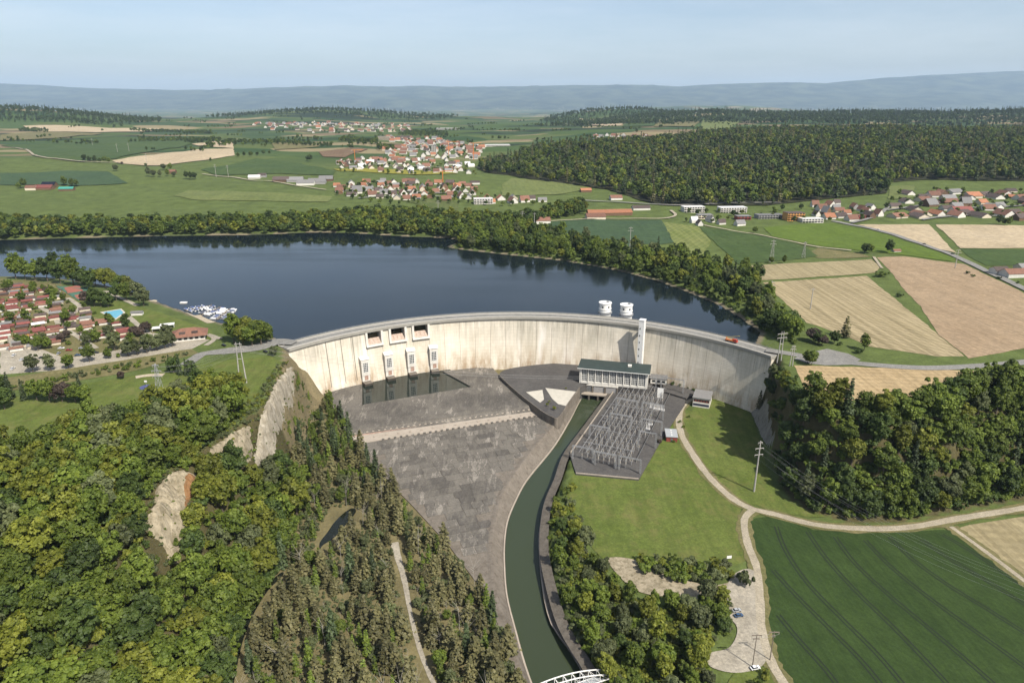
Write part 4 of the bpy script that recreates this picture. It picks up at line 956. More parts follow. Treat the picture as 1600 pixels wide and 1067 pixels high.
def stuff(name, label, pts, keys, smin, smax, zoff=0.0, squash=1.0):
    """an uncountable mass of vegetation: instances on points"""
    src = [m for k in keys for m in KIND[k][0]]
    col = bpy.data.collections.new(name + '_sources')
    for i, me in enumerate(src): col.objects.link(bpy.data.objects.new(f'{name}_source_{i:02d}', me))
    pts = np.array(pts); z = hgt(pts[:, 0], pts[:, 1]) + zoff; n = len(pts)
    me = bpy.data.meshes.new(name); me.from_pydata(np.column_stack([pts[:, :2], z]).tolist(), [], [])
    for a, ty, d in (('sc', 'FLOAT', rng.uniform(smin, smax, n)), ('rz', 'FLOAT', rng.uniform(0, 6.28, n)), ('vi', 'INT', rng.integers(0, len(src), n))):
        me.attributes.new(a, ty, 'POINT').data.foreach_set('value', d)
    o = link(name, me); tag(o, label, kind='stuff')
    g = bpy.data.node_groups.new(name, 'GeometryNodeTree')
    g.interface.new_socket('Geometry', in_out='INPUT', socket_type='NodeSocketGeometry'); g.interface.new_socket('Geometry', in_out='OUTPUT', socket_type='NodeSocketGeometry')
    N = g.nodes; gi = N.new('NodeGroupInput'); go = N.new('NodeGroupOutput'); ip = N.new('GeometryNodeInstanceOnPoints'); ci = N.new('GeometryNodeCollectionInfo')
    ci.inputs['Collection'].default_value = col; ci.inputs['Separate Children'].default_value = True; ci.inputs['Reset Children'].default_value = True
    def na(a, ty):
        q = N.new('GeometryNodeInputNamedAttribute'); q.data_type = ty; q.inputs[0].default_value = a; return q.outputs['Attribute']
    cx = N.new('ShaderNodeCombineXYZ'); g.links.new(na('rz', 'FLOAT'), cx.inputs[2])
    sv = N.new('ShaderNodeVectorMath'); sv.operation = 'SCALE'; sv.inputs[0].default_value = (1, 1, squash); g.links.new(na('sc', 'FLOAT'), sv.inputs['Scale'])
    ip.inputs['Pick Instance'].default_value = True
    g.links.new(gi.outputs[0], ip.inputs['Points']); g.links.new(ci.outputs[0], ip.inputs['Instance']); g.links.new(na('vi', 'INT'), ip.inputs['Instance Index'])
    g.links.new(cx.outputs[0], ip.inputs['Rotation']); g.links.new(sv.outputs[0], ip.inputs['Scale']); g.links.new(ip.outputs[0], go.inputs[0])
    o.modifiers.new('scatter', 'NODES').node_group = g
    return o
def GP(px): return [(q[0], q[1]) for q in G(px)]
def pick(w):
    r = random.random() * sum(w.values())
    for k, v in w.items():
        r -= v
        if r <= 0: return k
    return k

# --- bare scars and rock on the left slope, rock wall under the right abutment
def rocky(name, P, amp, step, mat, label, cat='rock', lift=0.0):
    """an uneven outcrop standing out of the slope"""
    B = resample(P, step); n = len(B); xs = [b[0] for b in B]; ys = [b[1] for b in B]
    gx_, gy_ = np.meshgrid(np.arange(min(xs), max(xs), step), np.arange(min(ys), max(ys), step)); gx_ = gx_.ravel(); gy_ = gy_.ravel()
    gx_ = gx_ + rng.uniform(-.3, .3, gx_.shape) * step; gy_ = gy_ + rng.uniform(-.3, .3, gy_.shape) * step
    k = inpoly(B, gx_, gy_); gx_, gy_ = gx_[k], gy_[k]; k = pdist(B, gx_, gy_) > step * .4
    pts = list(B) + list(zip(gx_[k], gy_[k]))
    vs, _, fs, *_ = delaunay_2d_cdt([Vector(p) for p in pts], [(i, (i + 1) % n) for i in range(n)], [list(range(n))], 1, 1e-4)
    x = np.array([v.x for v in vs]); y = np.array([v.y for v in vs]); d = pdist(B, x, y)
    z = hgt(x, y) - 1.0 + (lift + 1.2) * sstep(0, 3.5, d) + (np.abs(wob(x, y, 13, 48)) * amp + np.abs(wob(x, y, 5.2, 52)) * amp * .5 + rng.uniform(0, .8, x.shape) * amp) * sstep(0, 4, d)
    me = bpy.data.meshes.new(name); me.from_pydata(np.column_stack([x, y, z]).tolist(), [], fs)
    bm = bmesh.new(); bm.from_mesh(me)
    for f in bm.faces:
        if f.normal.z < 0: f.normal_flip()
    bm.to_mesh(me); bm.free(); me.materials.append(MATS[mat])
    return tag(link(name, me), label, cat)
SC1 = [(430, 592), (450, 572), (466, 588), (462, 622), (448, 662), (434, 706), (416, 742), (392, 738), (396, 690), (408, 640)]
SC1b = [(406, 648), (398, 690), (398, 730), (380, 732), (350, 725), (318, 716), (326, 696), (362, 672)]
SC2 = [(258, 740), (276, 733), (298, 735), (318, 748), (308, 776), (298, 806), (293, 838), (286, 862), (280, 893), (262, 888), (256, 866), (246, 848), (232, 838), (222, 818), (236, 790), (238, 764)]
SC2b = [(284, 738), (316, 746), (310, 780), (296, 806), (284, 800), (280, 768)]
rocky('cliff', GP(SC1), 2.0, 1.4, 'rock', 'pale rock cliff at the left end of the dam', lift=2.6)
rocky('scree_slope', GP(SC1b), 1.4, 1.4, 'scree', 'bare eroded earth slope below the pale cliff', 'scree', lift=1.0)
rocky('landslide', GP(SC2), 1.5, 1.3, 'scree', 'bare sandy landslide scar in the wooded left slope', 'landslide', lift=.8)
rocky('earth_scar', GP(SC2b), 1.2, 1.3, 'rust', 'rusty orange gully at the top of the landslide', 'landslide', lift=2.4)
rocky('landslide', GP([(255, 858), (290, 850), (286, 880), (262, 886), (246, 874)]), .6, 1.5, 'drygrass', 'small brown earth patch below the landslide', 'landslide')
RC = [(1160, 604), (1178, 598), (1196, 618), (1206, 650), (1214, 690), (1206, 705), (1192, 690), (1176, 655), (1165, 630)]
rocky('cliff', GP(RC), 1.8, 1.6, 'rock_grey', 'shaded grey rock cliff below the right end of the dam', lift=1.0)
scars = [GP([(436, 570), (470, 580), (462, 640), (440, 700), (424, 750), (390, 752), (330, 735), (310, 712), (360, 660), (400, 630)]), GP([(255, 735), (318, 735), (315, 775), (302, 830), (298, 915), (240, 915), (232, 850), (215, 830), (232, 780)])]

# --- wood on the left slope (nearest)
random.seed(11)
W1 = GP([(-90, 760), (-40, 715), (60, 705), (160, 680), (240, 672), (262, 640), (330, 618), (385, 640), (410, 690), (445, 740), (470, 795), (450, 855), (422, 910), (392, 960), (362, 1010), (340, 1130), (-200, 1180)])
def place1(x, y):
    px, py = PR(x, y, h1(x, y))
    if py < 725 and px < 240: return 'along the edge of the left meadow'
    if px > 240 and py < 745: return 'beside the lawn above the cliff'
    if 190 < px < 345 and py < 930: return 'beside the landslide scar'
    if px >= 345: return 'by the dark stream'
    if py > 960 and px < 170: return 'in the bottom left corner of the wood'
    if px < 170: return 'on the slope near the left edge'
    return 'low on the wooded left slope'
for x, y in copse(W1, 7.9, 300, scars, seed=1):
    k = pick({'broad_green': 5, 'broad_yellow': 3.6, 'broad_dark': 1.4, 'broad_grey': 1.3})
    tree(k, x, y, random.uniform(1.15, 1.85), place1(x, y), 'trees of the left wooded slope', sz=random.uniform(.85, 1.1))
stuff('undergrowth', 'green undergrowth filling the left wooded slope', copse(W1, 3.2, 3200, scars, seed=2), ['shrub_green', 'shrub_yellow', 'shrub_green', 'shrub_dark'], .8, 1.7)

for x, y in copse(GP([(432, 575), (448, 568), (440, 590), (410, 635), (370, 668), (350, 655), (400, 620)]), 3.2, 60, seed=51): tree(pick({'shrub_grey': 3, 'shrub_yellow': 1.5, 'shrub_green': 1}), x, y, random.uniform(.35, .75), 'on the rim above the pale cliff', 'bushes on the cliff rim')
for x, y in copse(GP([(462, 592), (472, 600), (500, 640), (470, 720), (450, 780), (430, 752), (446, 690), (462, 640)]), 4.0, 70, seed=52): tree(pick({'shrub_grey': 2, 'young': 2, 'shrub_green': 2}), x, y, random.uniform(.6, 1.0), 'below the pale cliff', 'bushes below the cliff')
stuff('rough_grass', 'rough tufts on the eroded slope below the left abutment', copse(GP([(440, 570), (475, 600), (500, 640), (455, 760), (330, 740), (300, 712), (400, 630)]), 1.9, 1500, seed=53), ['shrub_grey', 'shrub_grey', 'shrub_yellow'], .12, .35)
for x, y in copse(scars[1], 5.0, 40, seed=54):
    if PR(x, y, h1(x, y))[1] > 845: tree(pick({'shrub_green': 3, 'shrub_grey': 1}), x, y, random.uniform(.5, 1.0), 'at the foot of the landslide scar', 'bushes below the landslide')
for P_, n_, sd_ in ((SC2, 34, 55), (SC1b, 26, 56), (SC1, 22, 57)):
    for x, y in copse(GP(P_), 2.6, n_, seed=sd_):
        tree(pick({'shrub_grey': 2, 'shrub_green': 2, 'shrub_yellow': 1}), x, y, random.uniform(.16, .42), {55: 'growing on the landslide scar', 56: 'growing on the bare earth slope', 57: 'clinging to the pale cliff'}[sd_], 'small bushes on bare ground', z=h1(x, y) + 1.2)
for P_, sd_, w_ in ((SC2, 58, 'landslide scar'), (SC1b, 59, 'bare earth slope')):
    Q_ = GP(P_)
    for x, y in copse(resample([(q[0] * 1.0, q[1]) for q in Q_], 3) , 3.2, 200, seed=sd_):
        if pdist(Q_, [x], [y])[0] < 2.6: tree(pick({'shrub_grey': 2, 'shrub_green': 3}), x, y, random.uniform(.35, .8), 'at the ragged edge of the ' + w_, 'bushes at the edge of bare ground', z=h1(x, y) + .3)
# --- thin pines and young growth on the gorge floor
W2 = GP([(512, 618), (524, 640), (548, 690), (590, 742), (636, 790), (692, 852), (742, 915), (778, 985), (806, 1050), (826, 1120), (310, 1150), (352, 1050), (384, 985), (430, 905), (462, 850), (452, 790), (462, 730), (486, 660)])
av2 = [GP([(604, 838), (630, 838), (642, 900), (652, 960), (690, 1070), (720, 1150), (690, 1150), (652, 1060), (626, 950), (614, 890)]), GP([(512, 797), (558, 788), (572, 812), (535, 856), (496, 884), (484, 876), (494, 838)]), GP([(330, 1090), (362, 1010), (405, 925), (448, 885), (455, 905), (400, 985), (380, 1090)])]
def place2(x, y):
    px, py = PR(x, y, h1(x, y))
    if py < 720: return 'in the strip below the dam'
    if px > 655: return 'between path and apron'
    if py < 830: return 'above the dark pond'
    if px < 470: return 'near the dark stream'
    return 'left of the gravel path'
for x, y in copse(W2, 4.1, 390, av2, seed=3):
    px, py = PR(x, y, h1(x, y))
    lush = py < 760 or (px < 470 and py < 900)
    k = pick({'pine': 1.6, 'young': 3, 'broad_green': 2.2, 'spruce': .8} if lush else {'pine': 6, 'young': 2.0, 'bare': .9, 'spruce': .4, 'shrub_grey': 1.6, 'broad_grey': 1.2, 'broad_green': .6})
    s = random.uniform(1.0, 1.6) if not k.startswith('broad') else random.uniform(.45, .8)
    o_ = tree(k, x, y, s, place2(x, y), 'thin trees of the gorge floor')
    if k == 'pine': f_ = random.uniform(1.1, 1.5); o_.scale = (o_.scale[0] * f_, o_.scale[1] * f_, o_.scale[2] * random.uniform(.75, 1.1))
stuff('dry_scrub', 'dry grey green scrub among the thin pines', copse(W2, 2.6, 2600, av2, seed=4), ['shrub_grey', 'bare', 'shrub_grey'], .22, .6)

# --- wooded hill on the right
W3 = GP([(1196, 590), (1222, 582), (1248, 632), (1330, 642), (1420, 640), (1500, 628), (1548, 604), (1600, 600), (1660, 600), (1660, 765), (1600, 776), (1480, 797), (1400, 812), (1330, 811), (1264, 797), (1226, 764), (1212, 720), (1222, 690), (1205, 640)])
def place3(x, y):
    px, py = PR(x, y, h1(x, y))
    if py < 662: return 'along the rim below the straw field'
    if py > 765: return 'at the foot of the right hill by the track'
    if px < 1290: return 'beside the shaded cliff'
    return 'high on the right wooded hill' if py < 715 else 'low on the right wooded hill'
for x, y in copse(W3, 7.2, 250, seed=5):
    k = pick({'broad_green': 5, 'broad_yellow': 1.8, 'broad_dark': 3, 'broad_grey': .6, 'spruce': .6})
    px_, py_ = PR(x, y, h1(x, y)); lowf = .6 if px_ < 1262 and py_ < 665 else 1.0
    tree(k, x, y, random.uniform(1.1, 1.7) * lowf, place3(x, y), 'trees of the right wooded hill', sz=random.uniform(.9, 1.1), name=None if k == 'spruce' else 'hillside_tree')
stuff('undergrowth', 'dark undergrowth filling the right wooded hill', copse(W3, 3.2, 2200, seed=6), ['shrub_green', 'shrub_dark'], .9, 1.7)
tree('pine', *GP([(1186, 640)])[0], 1.3, 'on the shaded cliff', 'trees of the right wooded hill')

# --- canal side copse and bushes
W4 = GP([(866, 800), (884, 795), (905, 850), (940, 890), (975, 935), (1035, 952), (1120, 932), (1140, 945), (1140, 990), (1105, 1012), (1105, 1060), (1135, 1120), (1000, 1150), (962, 1090), (930, 1035), (905, 990), (886, 950), (874, 900)])
def place4(x, y):
    px, py = PR(x, y, FLOOR)
    if px < 930: return 'on the bank beside the canal'
    if py > 1020: return 'at the bottom edge near the white bridge'
    return 'in the copse beside the gravel parking place' if px > 1040 else 'in the copse below the lawn'
for x, y in copse(W4, 6.2, 66, seed=7):
    k = pick({'broad_green': 4, 'broad_yellow': 2.2, 'broad_dark': 1.6, 'broad_grey': 2.4, 'young': .6})
    tree(k, x, y, random.uniform(.6, 1.1), place4(x, y), 'trees of the canal side copse', z=FLOOR - .6, sz=random.uniform(.8, 1.2), name=None if k == 'young' else 'copse_tree')
stuff('undergrowth', 'bushy undergrowth in the canal side copse', copse(W4, 2.6, 700, seed=8), ['shrub_green', 'shrub_yellow', 'shrub_grey'], .5, 1.0)
for x, y in copse(GP([(880, 760), (892, 755), (905, 800), (915, 850), (890, 850), (874, 800)]), 4, 14, seed=9): tree(pick({'shrub_green': 2, 'shrub_yellow': 1, 'shrub_grey': 2}), x, y, random.uniform(.9, 1.4), 'between the canal bank and the lawn', 'bushes by the lawn', z=FLOOR - .6)
for x, y in copse(GP([(1000, 880), (1028, 874), (1060, 886), (1140, 890), (1146, 905), (1100, 918), (1045, 905), (1012, 898)]), 4.2, 26, seed=10): tree(pick({'shrub_green': 3, 'shrub_yellow': 2, 'shrub_grey': 2}), x, y, random.uniform(1.0, 1.6), 'in the thicket at the foot of the lawn', 'thicket below the lawn', z=FLOOR - .4)
for i, (x, y) in enumerate(BR[5:14]):
    for q in (0, 1): tree(pick({'shrub_green': 2, 'shrub_grey': 1}), x + random.uniform(.5, 3) + (BR[6 + i][0] - x) * q * .5, y + (BR[6 + i][1] - y) * q * .5, random.uniform(.5, 1.0), 'overhanging the dark canal bank', 'bushes overhanging the canal bank', z=FLOOR - .6)
tree('shrub_grey', *U(1163, 912, FLOOR), 1.5, 'standing alone at the fork of the gravel track', None, z=FLOOR - .3, sz=1.5)
for px, py, k, s in ((1196, 1058, 'shrub_yellow', 1.0), (1185, 1075, 'shrub_green', 1.1), (1160, 1085, 'shrub_grey', 1.2)): tree(k, *U(px, py, FLOOR), s, 'by the two poles at the bottom edge', 'bushes by the two poles', z=FLOOR - .3)

# --- wooded shore on the right of the lake
W5 = GP([(709, 387), (760, 393), (880, 406.5), (960, 420.5), (1024, 436), (1076, 454), (1122, 472), (1158, 493), (1190, 517), (1222, 534), (1248, 540), (1240, 515), (1218, 492), (1196, 470), (1186, 440), (1165, 428), (1120, 421), (1092, 413), (1056, 400), (1000, 394), (945, 390), (868, 372), (830, 364), (760, 352), (735, 352), (735, 372)])
def place5(x, y):
    px, py = PR(x, y, h1(x, y))
    if px > 1130: return 'on the shore near the dam'
    if px > 930: return 'on the shore below the striped fields'
    return 'on the shore below the blue green field' if px > 790 else 'around the small point in the lake'
for x, y in copse(W5, 9.2, 240, seed=12):
    tree(pick({'broad_green': 4, 'broad_yellow': .8, 'broad_dark': 3.6, 'broad_grey': .7, 'spruce': .3}), x, y, random.uniform(1.0, 1.6), place5(x, y), 'trees of the right lake shore', parts=False, name='lakeside_tree', sz=random.uniform(.95, 1.25))
stuff('shore_scrub', 'low scrub along the right lake shore', copse(W5, 5, 900, seed=13), ['shrub_green', 'shrub_dark'], .7, 1.3)
# --- wooded far shore
W6 = GP([(-60, 376.5), (-60, 352), (60, 350), (120, 354), (250, 352), (380, 349), (500, 342), (560, 336), (640, 338), (740, 345), (840, 343), (870, 330), (905, 322), (915, 335), (860, 345), (800, 358), (735, 365), (726, 377), (700, 371.6), (640, 369.4), (560, 364.5), (500, 362.5), (400, 366.4), (250, 368.4), (120, 371.4)])
stuff('treeline', 'belt of leafy trees along the far lake shore', copse(W6, 8.8, 1500, seed=14), ['far_green', 'far_dark', 'far_green', 'far_dark', 'far_yellow'], 1.0, 1.7)
# --- big forest behind, far woods
W8 = GP([(742, 262), (770, 272), (850, 284), (950, 297), (1000, 314), (1040, 322), (1200, 322), (1290, 312), (1385, 303), (1392, 286), (1440, 282), (1600, 284), (1800, 286)])
W8 = W8 + [(3400, 2300), (3400, 3300), (900, 3000), (500, 2500), (120, 2300)]
drape('forest_floor', W8, 'wood_floor', 1.5, 60, 'dark ground below the big forest')
stuff('forest', 'large dark mixed forest on the hill behind the lake', copse(W8, 12.5, 14000, seed=15), ['far_green', 'far_dark', 'far_dark', 'far_green', 'far_spruce', 'far_brown', 'far_grey', 'far_yellow'], 1.0, 2.4)
stuff('forest', 'far wooded ridge at the right horizon', copse([(150, 4300), (4800, 4200), (5600, 5900), (900, 5900)], 34, 6000, seed=16), ['far_dark', 'far_spruce'], 1.8, 2.8)
stuff('forest', 'dark wooded hill at the left horizon', copse([(-5000, 4100), (-2500, 4300), (-2300, 4700), (-2600, 5300), (-5200, 5300)], 30, 2600, seed=17), ['far_dark', 'far_spruce'], 1.6, 2.4)
stuff('forest', 'low wooded ridges on the middle of the horizon', copse([(-2700, 6300), (-700, 6300), (-500, 7100), (-2600, 7300)], 42, 1400, seed=18) + copse([(250, 6000), (1300, 5900), (1500, 6700), (400, 6800)], 42, 700, seed=19), ['far_dark', 'far_spruce'], 1.8, 2.6)
# hedges and copses between the far fields
hp = []
for px in ([(212, 221), (345, 224), (345, 217), (215, 215)], [(345, 228), (425, 226), (520, 231), (520, 227), (430, 222), (350, 222)], [(30, 206), (75, 208), (75, 204), (32, 203)], [(380, 180), (520, 183), (655, 189), (655, 186), (520, 179), (400, 177)], [(530, 222), (590, 226), (590, 220), (535, 217)],
           [(620, 212), (700, 214), (700, 208), (640, 206)], [(840, 190), (960, 189), (960, 186), (850, 186)], [(590, 236), (620, 236), (615, 230), (590, 230)], [(200, 205), (330, 210), (330, 206), (210, 203)]):
    P = GP(px); hp += copse(P, 15, 160, seed=int(px[0][0]))
for k in range(260):
    a = rng.uniform(-.72, .72); y = rng.uniform(2300, 6500); x = a * y; n = rng.integers(2, 9); d = rng.uniform(0, 3.14)
    hp += [(x + math.cos(d) * i * 16 + rng.normal(0, 5), y + math.sin(d) * i * 16 + rng.normal(0, 5)) for i in range(n)]
stuff('hedgerows', 'hedges and copses between the distant fields', hp, ['far_green', 'far_dark'], .8, 1.4)
# single trees and clumps in the fields beyond the lake
def clump(pts, kinds, place, group, smin=1.1, smax=1.6, parts=False, name='field_tree'):
    for (px, py) in pts:
        g = G([(px, py)])[0]; tree(pick(kinds), g[0], g[1], random.uniform(smin, smax), place, group, parts=parts, name=name)
BG = {'broad_green': 2, 'broad_dark': 2}
clump([(132, 252), (140, 253), (148, 254), (156, 254), (164, 254), (170, 255)], BG, 'in the row left of the pale field', 'row of trees by the pale field')
clump([(191, 257)], {'copper': 1}, 'at the left tip of the pale field', None, .7, .8); clump([(181, 268)], {'broad_grey': 1}, 'alone below the pale field', None)
clump([(298, 281), (292, 280), (304, 281)], {'broad_dark': 1}, 'in the big clump beside the lane', 'big dark clump beside the lane', 1.2, 1.5)
clump([(232, 276), (240, 277), (250, 277), (262, 276), (272, 277), (256, 266), (266, 267)], {'broad_grey': 2, 'broad_green': 1}, 'around the small hidden farmhouse', 'trees around the hidden farmhouse')
clump([(228, 261), (329, 253)], {'broad_dark': 1}, 'standing alone in the fields', 'lone field trees', .7, .9)
clump([(372, 246), (382, 245), (392, 245), (402, 244), (412, 242), (421, 241)], BG, 'in the copse right of the pale field', 'copse right of the pale field', 1.0, 1.5)
clump([(485, 253), (481, 252)], {'broad_dark': 1}, 'in the round clump by the brown field', 'round clump by the brown field', 1.3, 1.6)
clump([(102, 291), (112, 292), (120, 292), (38, 294), (30, 295)], {'spruce': 1, 'broad_green': 2}, 'beside the red roofed farm', 'trees around the farm')
clump([(1351, 397), (1359, 396), (1387, 395), (1390, 396)], {'broad_green': 1, 'broad_dark': 2}, 'by the pair standing above the bare field', 'pair of trees above the bare field', 1.0, 1.4)
clump([(1380, 432), (1372, 433)], {'shrub_green': 1}, 'in the green wedge between tan fields', 'bushes between tan fields', 1.4, 1.9); clump([(1405, 464)], {'shrub_dark': 1}, 'lower in the green wedge between tan fields', None, 1.2, 1.4)
o_ = tree('pine', *GP([(1320, 528)])[0], 1.5, 'standing dark at the edge of the striped field', None); o_.scale = (2.0, 2.0, 1.5); clump([(1350, 548)], {'broad_green': 1}, 'by the lay-by at the striped field', None, .9, 1.0, True)
clump([(1270, 534), (1277, 538), (1284, 540), (1303, 537), (1312, 540), (1340, 552)], {'broad_dark': 1, 'shrub_dark': 2, 'copper': .5}, 'in the hedge below the striped field', 'hedge below the striped field', .8, 1.2, True)
clump([(1268, 571), (1262, 568)], {'broad_green': 1}, 'beside the dam road at the right abutment', 'trees by the dam road', .9, 1.1, True)
clump([(1180, 365), (1178, 364), (1205, 412), (1225, 412)], {'broad_green': 1}, 'in the fields near the modern houses', 'trees near the modern houses', .6, .9)
clump([(1560, 352), (1568, 352), (1575, 353)], {'broad_green': 1, 'broad_dark': 1}, 'before the hamlet at the right edge', 'trees before the hamlet', .8, 1.2)
clump([(1512, 428), (1520, 433), (1560, 436), (1590, 444)], {'shrub_dark': 1}, 'in the garden by the road at the right edge', 'garden bushes by the road', .8, 1.1)
# camp and left bank
clump([(25, 436), (40, 437), (55, 438), (75, 440), (95, 443), (115, 446), (130, 447), (140, 452), (62, 428), (85, 430), (105, 433)], {'broad_dark': 2, 'broad_green': 2}, 'in the grove behind the tennis court', 'grove behind the tennis court', 1.5, 2.1, True, 'broadleaf_tree')
clump([(150, 448), (165, 450), (178, 453), (190, 458), (205, 463), (215, 470), (225, 478), (198, 470)], {'broad_green': 2, 'broad_yellow': 1.5, 'broad_grey': 2}, 'at the lake point by the beach', 'grove at the lake point', 1.3, 1.8, True, 'broadleaf_tree')
clump([(137, 476), (148, 479), (158, 479), (170, 480), (182, 470)], {'broad_dark': 1, 'copper': 1}, 'in the dark clump beside the tennis court', 'dark clump beside the tennis court', 1.0, 1.35, True, 'broadleaf_tree')
clump([(50, 484), (85, 474), (78, 482)], {'broad_green': 1}, 'among the camp homes', 'trees among the camp homes', .6, .8, True); clump([(197, 514), (212, 524), (220, 526), (228, 520)], {'broad_dark': 1, 'copper': 1.2}, 'beside the restaurant terrace', 'trees beside the restaurant', .8, 1.0, True)
clump([(67, 542), (75, 545), (60, 548), (102, 500), (150, 535), (172, 528), (135, 540)], {'broad_green': 1, 'broad_grey': 1}, 'between the camp homes and car park', 'trees at the camp car park', .75, 1.05, True)
clump([(52, 582), (80, 580), (108, 576), (140, 566)], {'broad_green': 1, 'broad_grey': 1.4}, 'in the row on the camp car park', 'row on the car park', .8, 1.05, True)
clump([(170, 560), (185, 558), (200, 557), (215, 555), (230, 552), (245, 548), (258, 545), (270, 542), (180, 548), (205, 545), (232, 538), (262, 532)], {'broad_green': 2, 'broad_grey': 2, 'shrub_green': 1}, 'in the hedge row below the restaurant', 'hedge row below the restaurant', .75, 1.15, True)
for x, y in copse(GP([(-20, 545), (-20, 445), (80, 455), (165, 500), (200, 512), (190, 535), (90, 542)]), 9.5, 120, seed=61): tree(pick({'shrub_green': 3, 'shrub_dark': 2, 'broad_green': 1.6, 'copper': .3}), x, y, random.uniform(.5, .95), 'between the camp homes', 'greenery between the camp homes', parts=False, name='camp_tree')
for x, y in copse(GP([(0, 600), (60, 598), (140, 580), (220, 566), (290, 552), (292, 558), (200, 578), (120, 592), (50, 608), (0, 612)]), 5, 60, seed=62): tree(pick({'shrub_green': 3, 'shrub_grey': 2, 'shrub_dark': 1}), x, y, random.uniform(.5, .95), 'in the hedge below the camp car park', 'hedge below the car park')
clump([(0, 622), (18, 624), (38, 626), (58, 626), (78, 628), (98, 628), (118, 630), (134, 630), (8, 640), (128, 622)], {'broad_dark': 1, 'broad_green': 2, 'spruce': 1.0, 'copper': .6}, 'in the row above the left meadow', 'row above the left meadow', .85, 1.3, True)
clump([(190, 592)], {'copper': 1}, 'alone on the lawn by the play area', None, .55, .6, True)
clump([(272, 583), (282, 586), (292, 587), (300, 586), (266, 578)], {'spruce': 2, 'broad_dark': 1}, 'in the dark clump below the dam road', 'dark clump below the dam road', .75, 1.05, True)
clump([(366, 536), (380, 540), (394, 541), (408, 539), (418, 536), (385, 530), (402, 530)], {'broad_green': 3, 'broad_yellow': 1}, 'in the big clump left of the dam', 'big clump at the left end of the dam', 1.35, 1.8, True, 'broadleaf_tree')
clump([(428, 556)], {'broad_grey': 1}, 'spindly and alone at the left abutment', None, .7, .75, True)
for px, py, s in ((855, 633, .5), (866, 639, .6), (884, 607, .35), (858, 628, .4)): tree('shrub_yellow', *U(px, py, -40), s, 'on the paved platform left of the powerhouse', 'bushes on the platform', z=-40)
for i, (px, py) in enumerate([(1040, 600), (1052, 601), (1062, 603), (1075, 606), (1085, 610), (1110, 622)]): tree('shrub_dark', *U(px, py, -45), random.uniform(.6, 1.0), 'at the foot of the dam by the powerhouse', 'bushes at the foot of the dam', z=-45.5)
for i, (px, py) in enumerate([(1076, 652), (1068, 668), (1052, 690), (1030, 690), (1062, 660), (1018, 650)]): tree('shrub_green', *U(px, py, FLOOR), random.uniform(.4, .7), 'along the edge of the switchyard', 'bushes along the switchyard', z=FLOOR - .3)
tree('copper', *U(1030, 692, FLOOR), .35, 'beside the small red hut', None, z=FLOOR - .3)

# ------------------------------------------------------------------ power station
def frame2(a, b):
    """local frame: origin a, x towards b, y away from the camera; returns rz and length"""
    return math.atan2(b[1] - a[1], b[0] - a[0]), math.dist(a, b)
PZ = -41.0
PLAT = curve(UP([(781, 588), (786, 579), (812, 573), (860, 568), (905, 566), (960, 570), (1012, 580), (1016, 606), (966, 603.5), (925, 600), (907, 604), (890, 628), (873, 653), (860, 651), (846, 643), (830, 631), (817, 621), (795, 602)], PZ), 4, True)
pf = empty('paved_platform', 'dark paved platform with curved wall left of the powerhouse', 'platform', (0, 0, 0))
MB().prism(PLAT, -56, PZ).build('pavement', 'asphalt_dark', pf)
RIM = curve(UP([(781, 588), (795, 602), (817, 621), (830, 631), (846, 643), (860, 651), (873, 653), (890, 628), (906, 606)], PZ), 6)
ri = off(RIM, .55); mb = MB().ribbon([(x, y, PZ + .6) for x, y in RIM], [(x, y, PZ + .6) for x, y in ri]).ribbon([(x, y, FLOOR - 2) for x, y in off(RIM, -.35)], [(x, y, PZ + .6) for x, y in RIM]).ribbon([(x, y, PZ + .6) for x, y in ri], [(x, y, PZ) for x, y in ri])
mb.build('parapet', 'bank', pf)
for P in ([(822, 612.5), (847.6, 609), (850, 624), (844, 629)], [(852, 606), (902, 612), (884, 634), (872, 631), (863, 623)]):
    MB().prism(UP(P, PZ), PZ - .1, PZ + .06).build('pale_paving', 'pale_tiles', pf)
ph_a, ph_b = U(905, 598, PZ), U(1011, 608, PZ); prz, PL = frame2(ph_a, ph_b)
ph = empty('powerhouse', 'white powerhouse with a long window grid and dark green flat roof', 'powerhouse', (ph_a[0], ph_a[1], PZ), prz)
HH, DD = 13.2, 17.0
w = MB()
w.box((.6, DD / 2, HH / 2), (1.2, DD, HH)).box((PL - .9, DD / 2, HH / 2), (1.8, DD, HH)).box((PL / 2, DD - .4, HH / 2), (PL - 3, .8, HH)).box((PL / 2, .5, .9), (PL - 3.01, 1.0, 1.8)).box((PL / 2, .5, HH - .45), (PL - 3.01, 1.02, .9))
w.build('wall', 'white_wall', ph)
rf = MB(); rf.v += [(-1.6, -1.8, HH), (PL + 1.6, -1.8, HH), (PL + 1.6, DD + 1, HH + 1.0), (-1.6, DD + 1, HH + 1.0), (-1.6, -1.8, HH + .5), (PL + 1.6, -1.8, HH + .5), (PL + 1.6, DD + 1, HH + 1.5), (-1.6, DD + 1, HH + 1.5)]
for f in ((0, 3, 2, 1), (4, 5, 6, 7), (0, 1, 5, 4), (1, 2, 6, 5), (2, 3, 7, 6), (3, 0, 4, 7)): rf.f.append(f); rf.m.append(0)
rfo = rf.build('roof', 'roof_green', ph); MB().box((PL / 2, -1.9, HH + .28), (PL + 3.3, .16, .5)).build('fascia', 'frame_white', rfo)
MB().box((PL * .72, DD * .6, HH + 1.9), (3, 3, 1.3)).build('roof_hatch', 'white_wall', rfo)
nb = 9; bw = (PL - 3.2) / nb
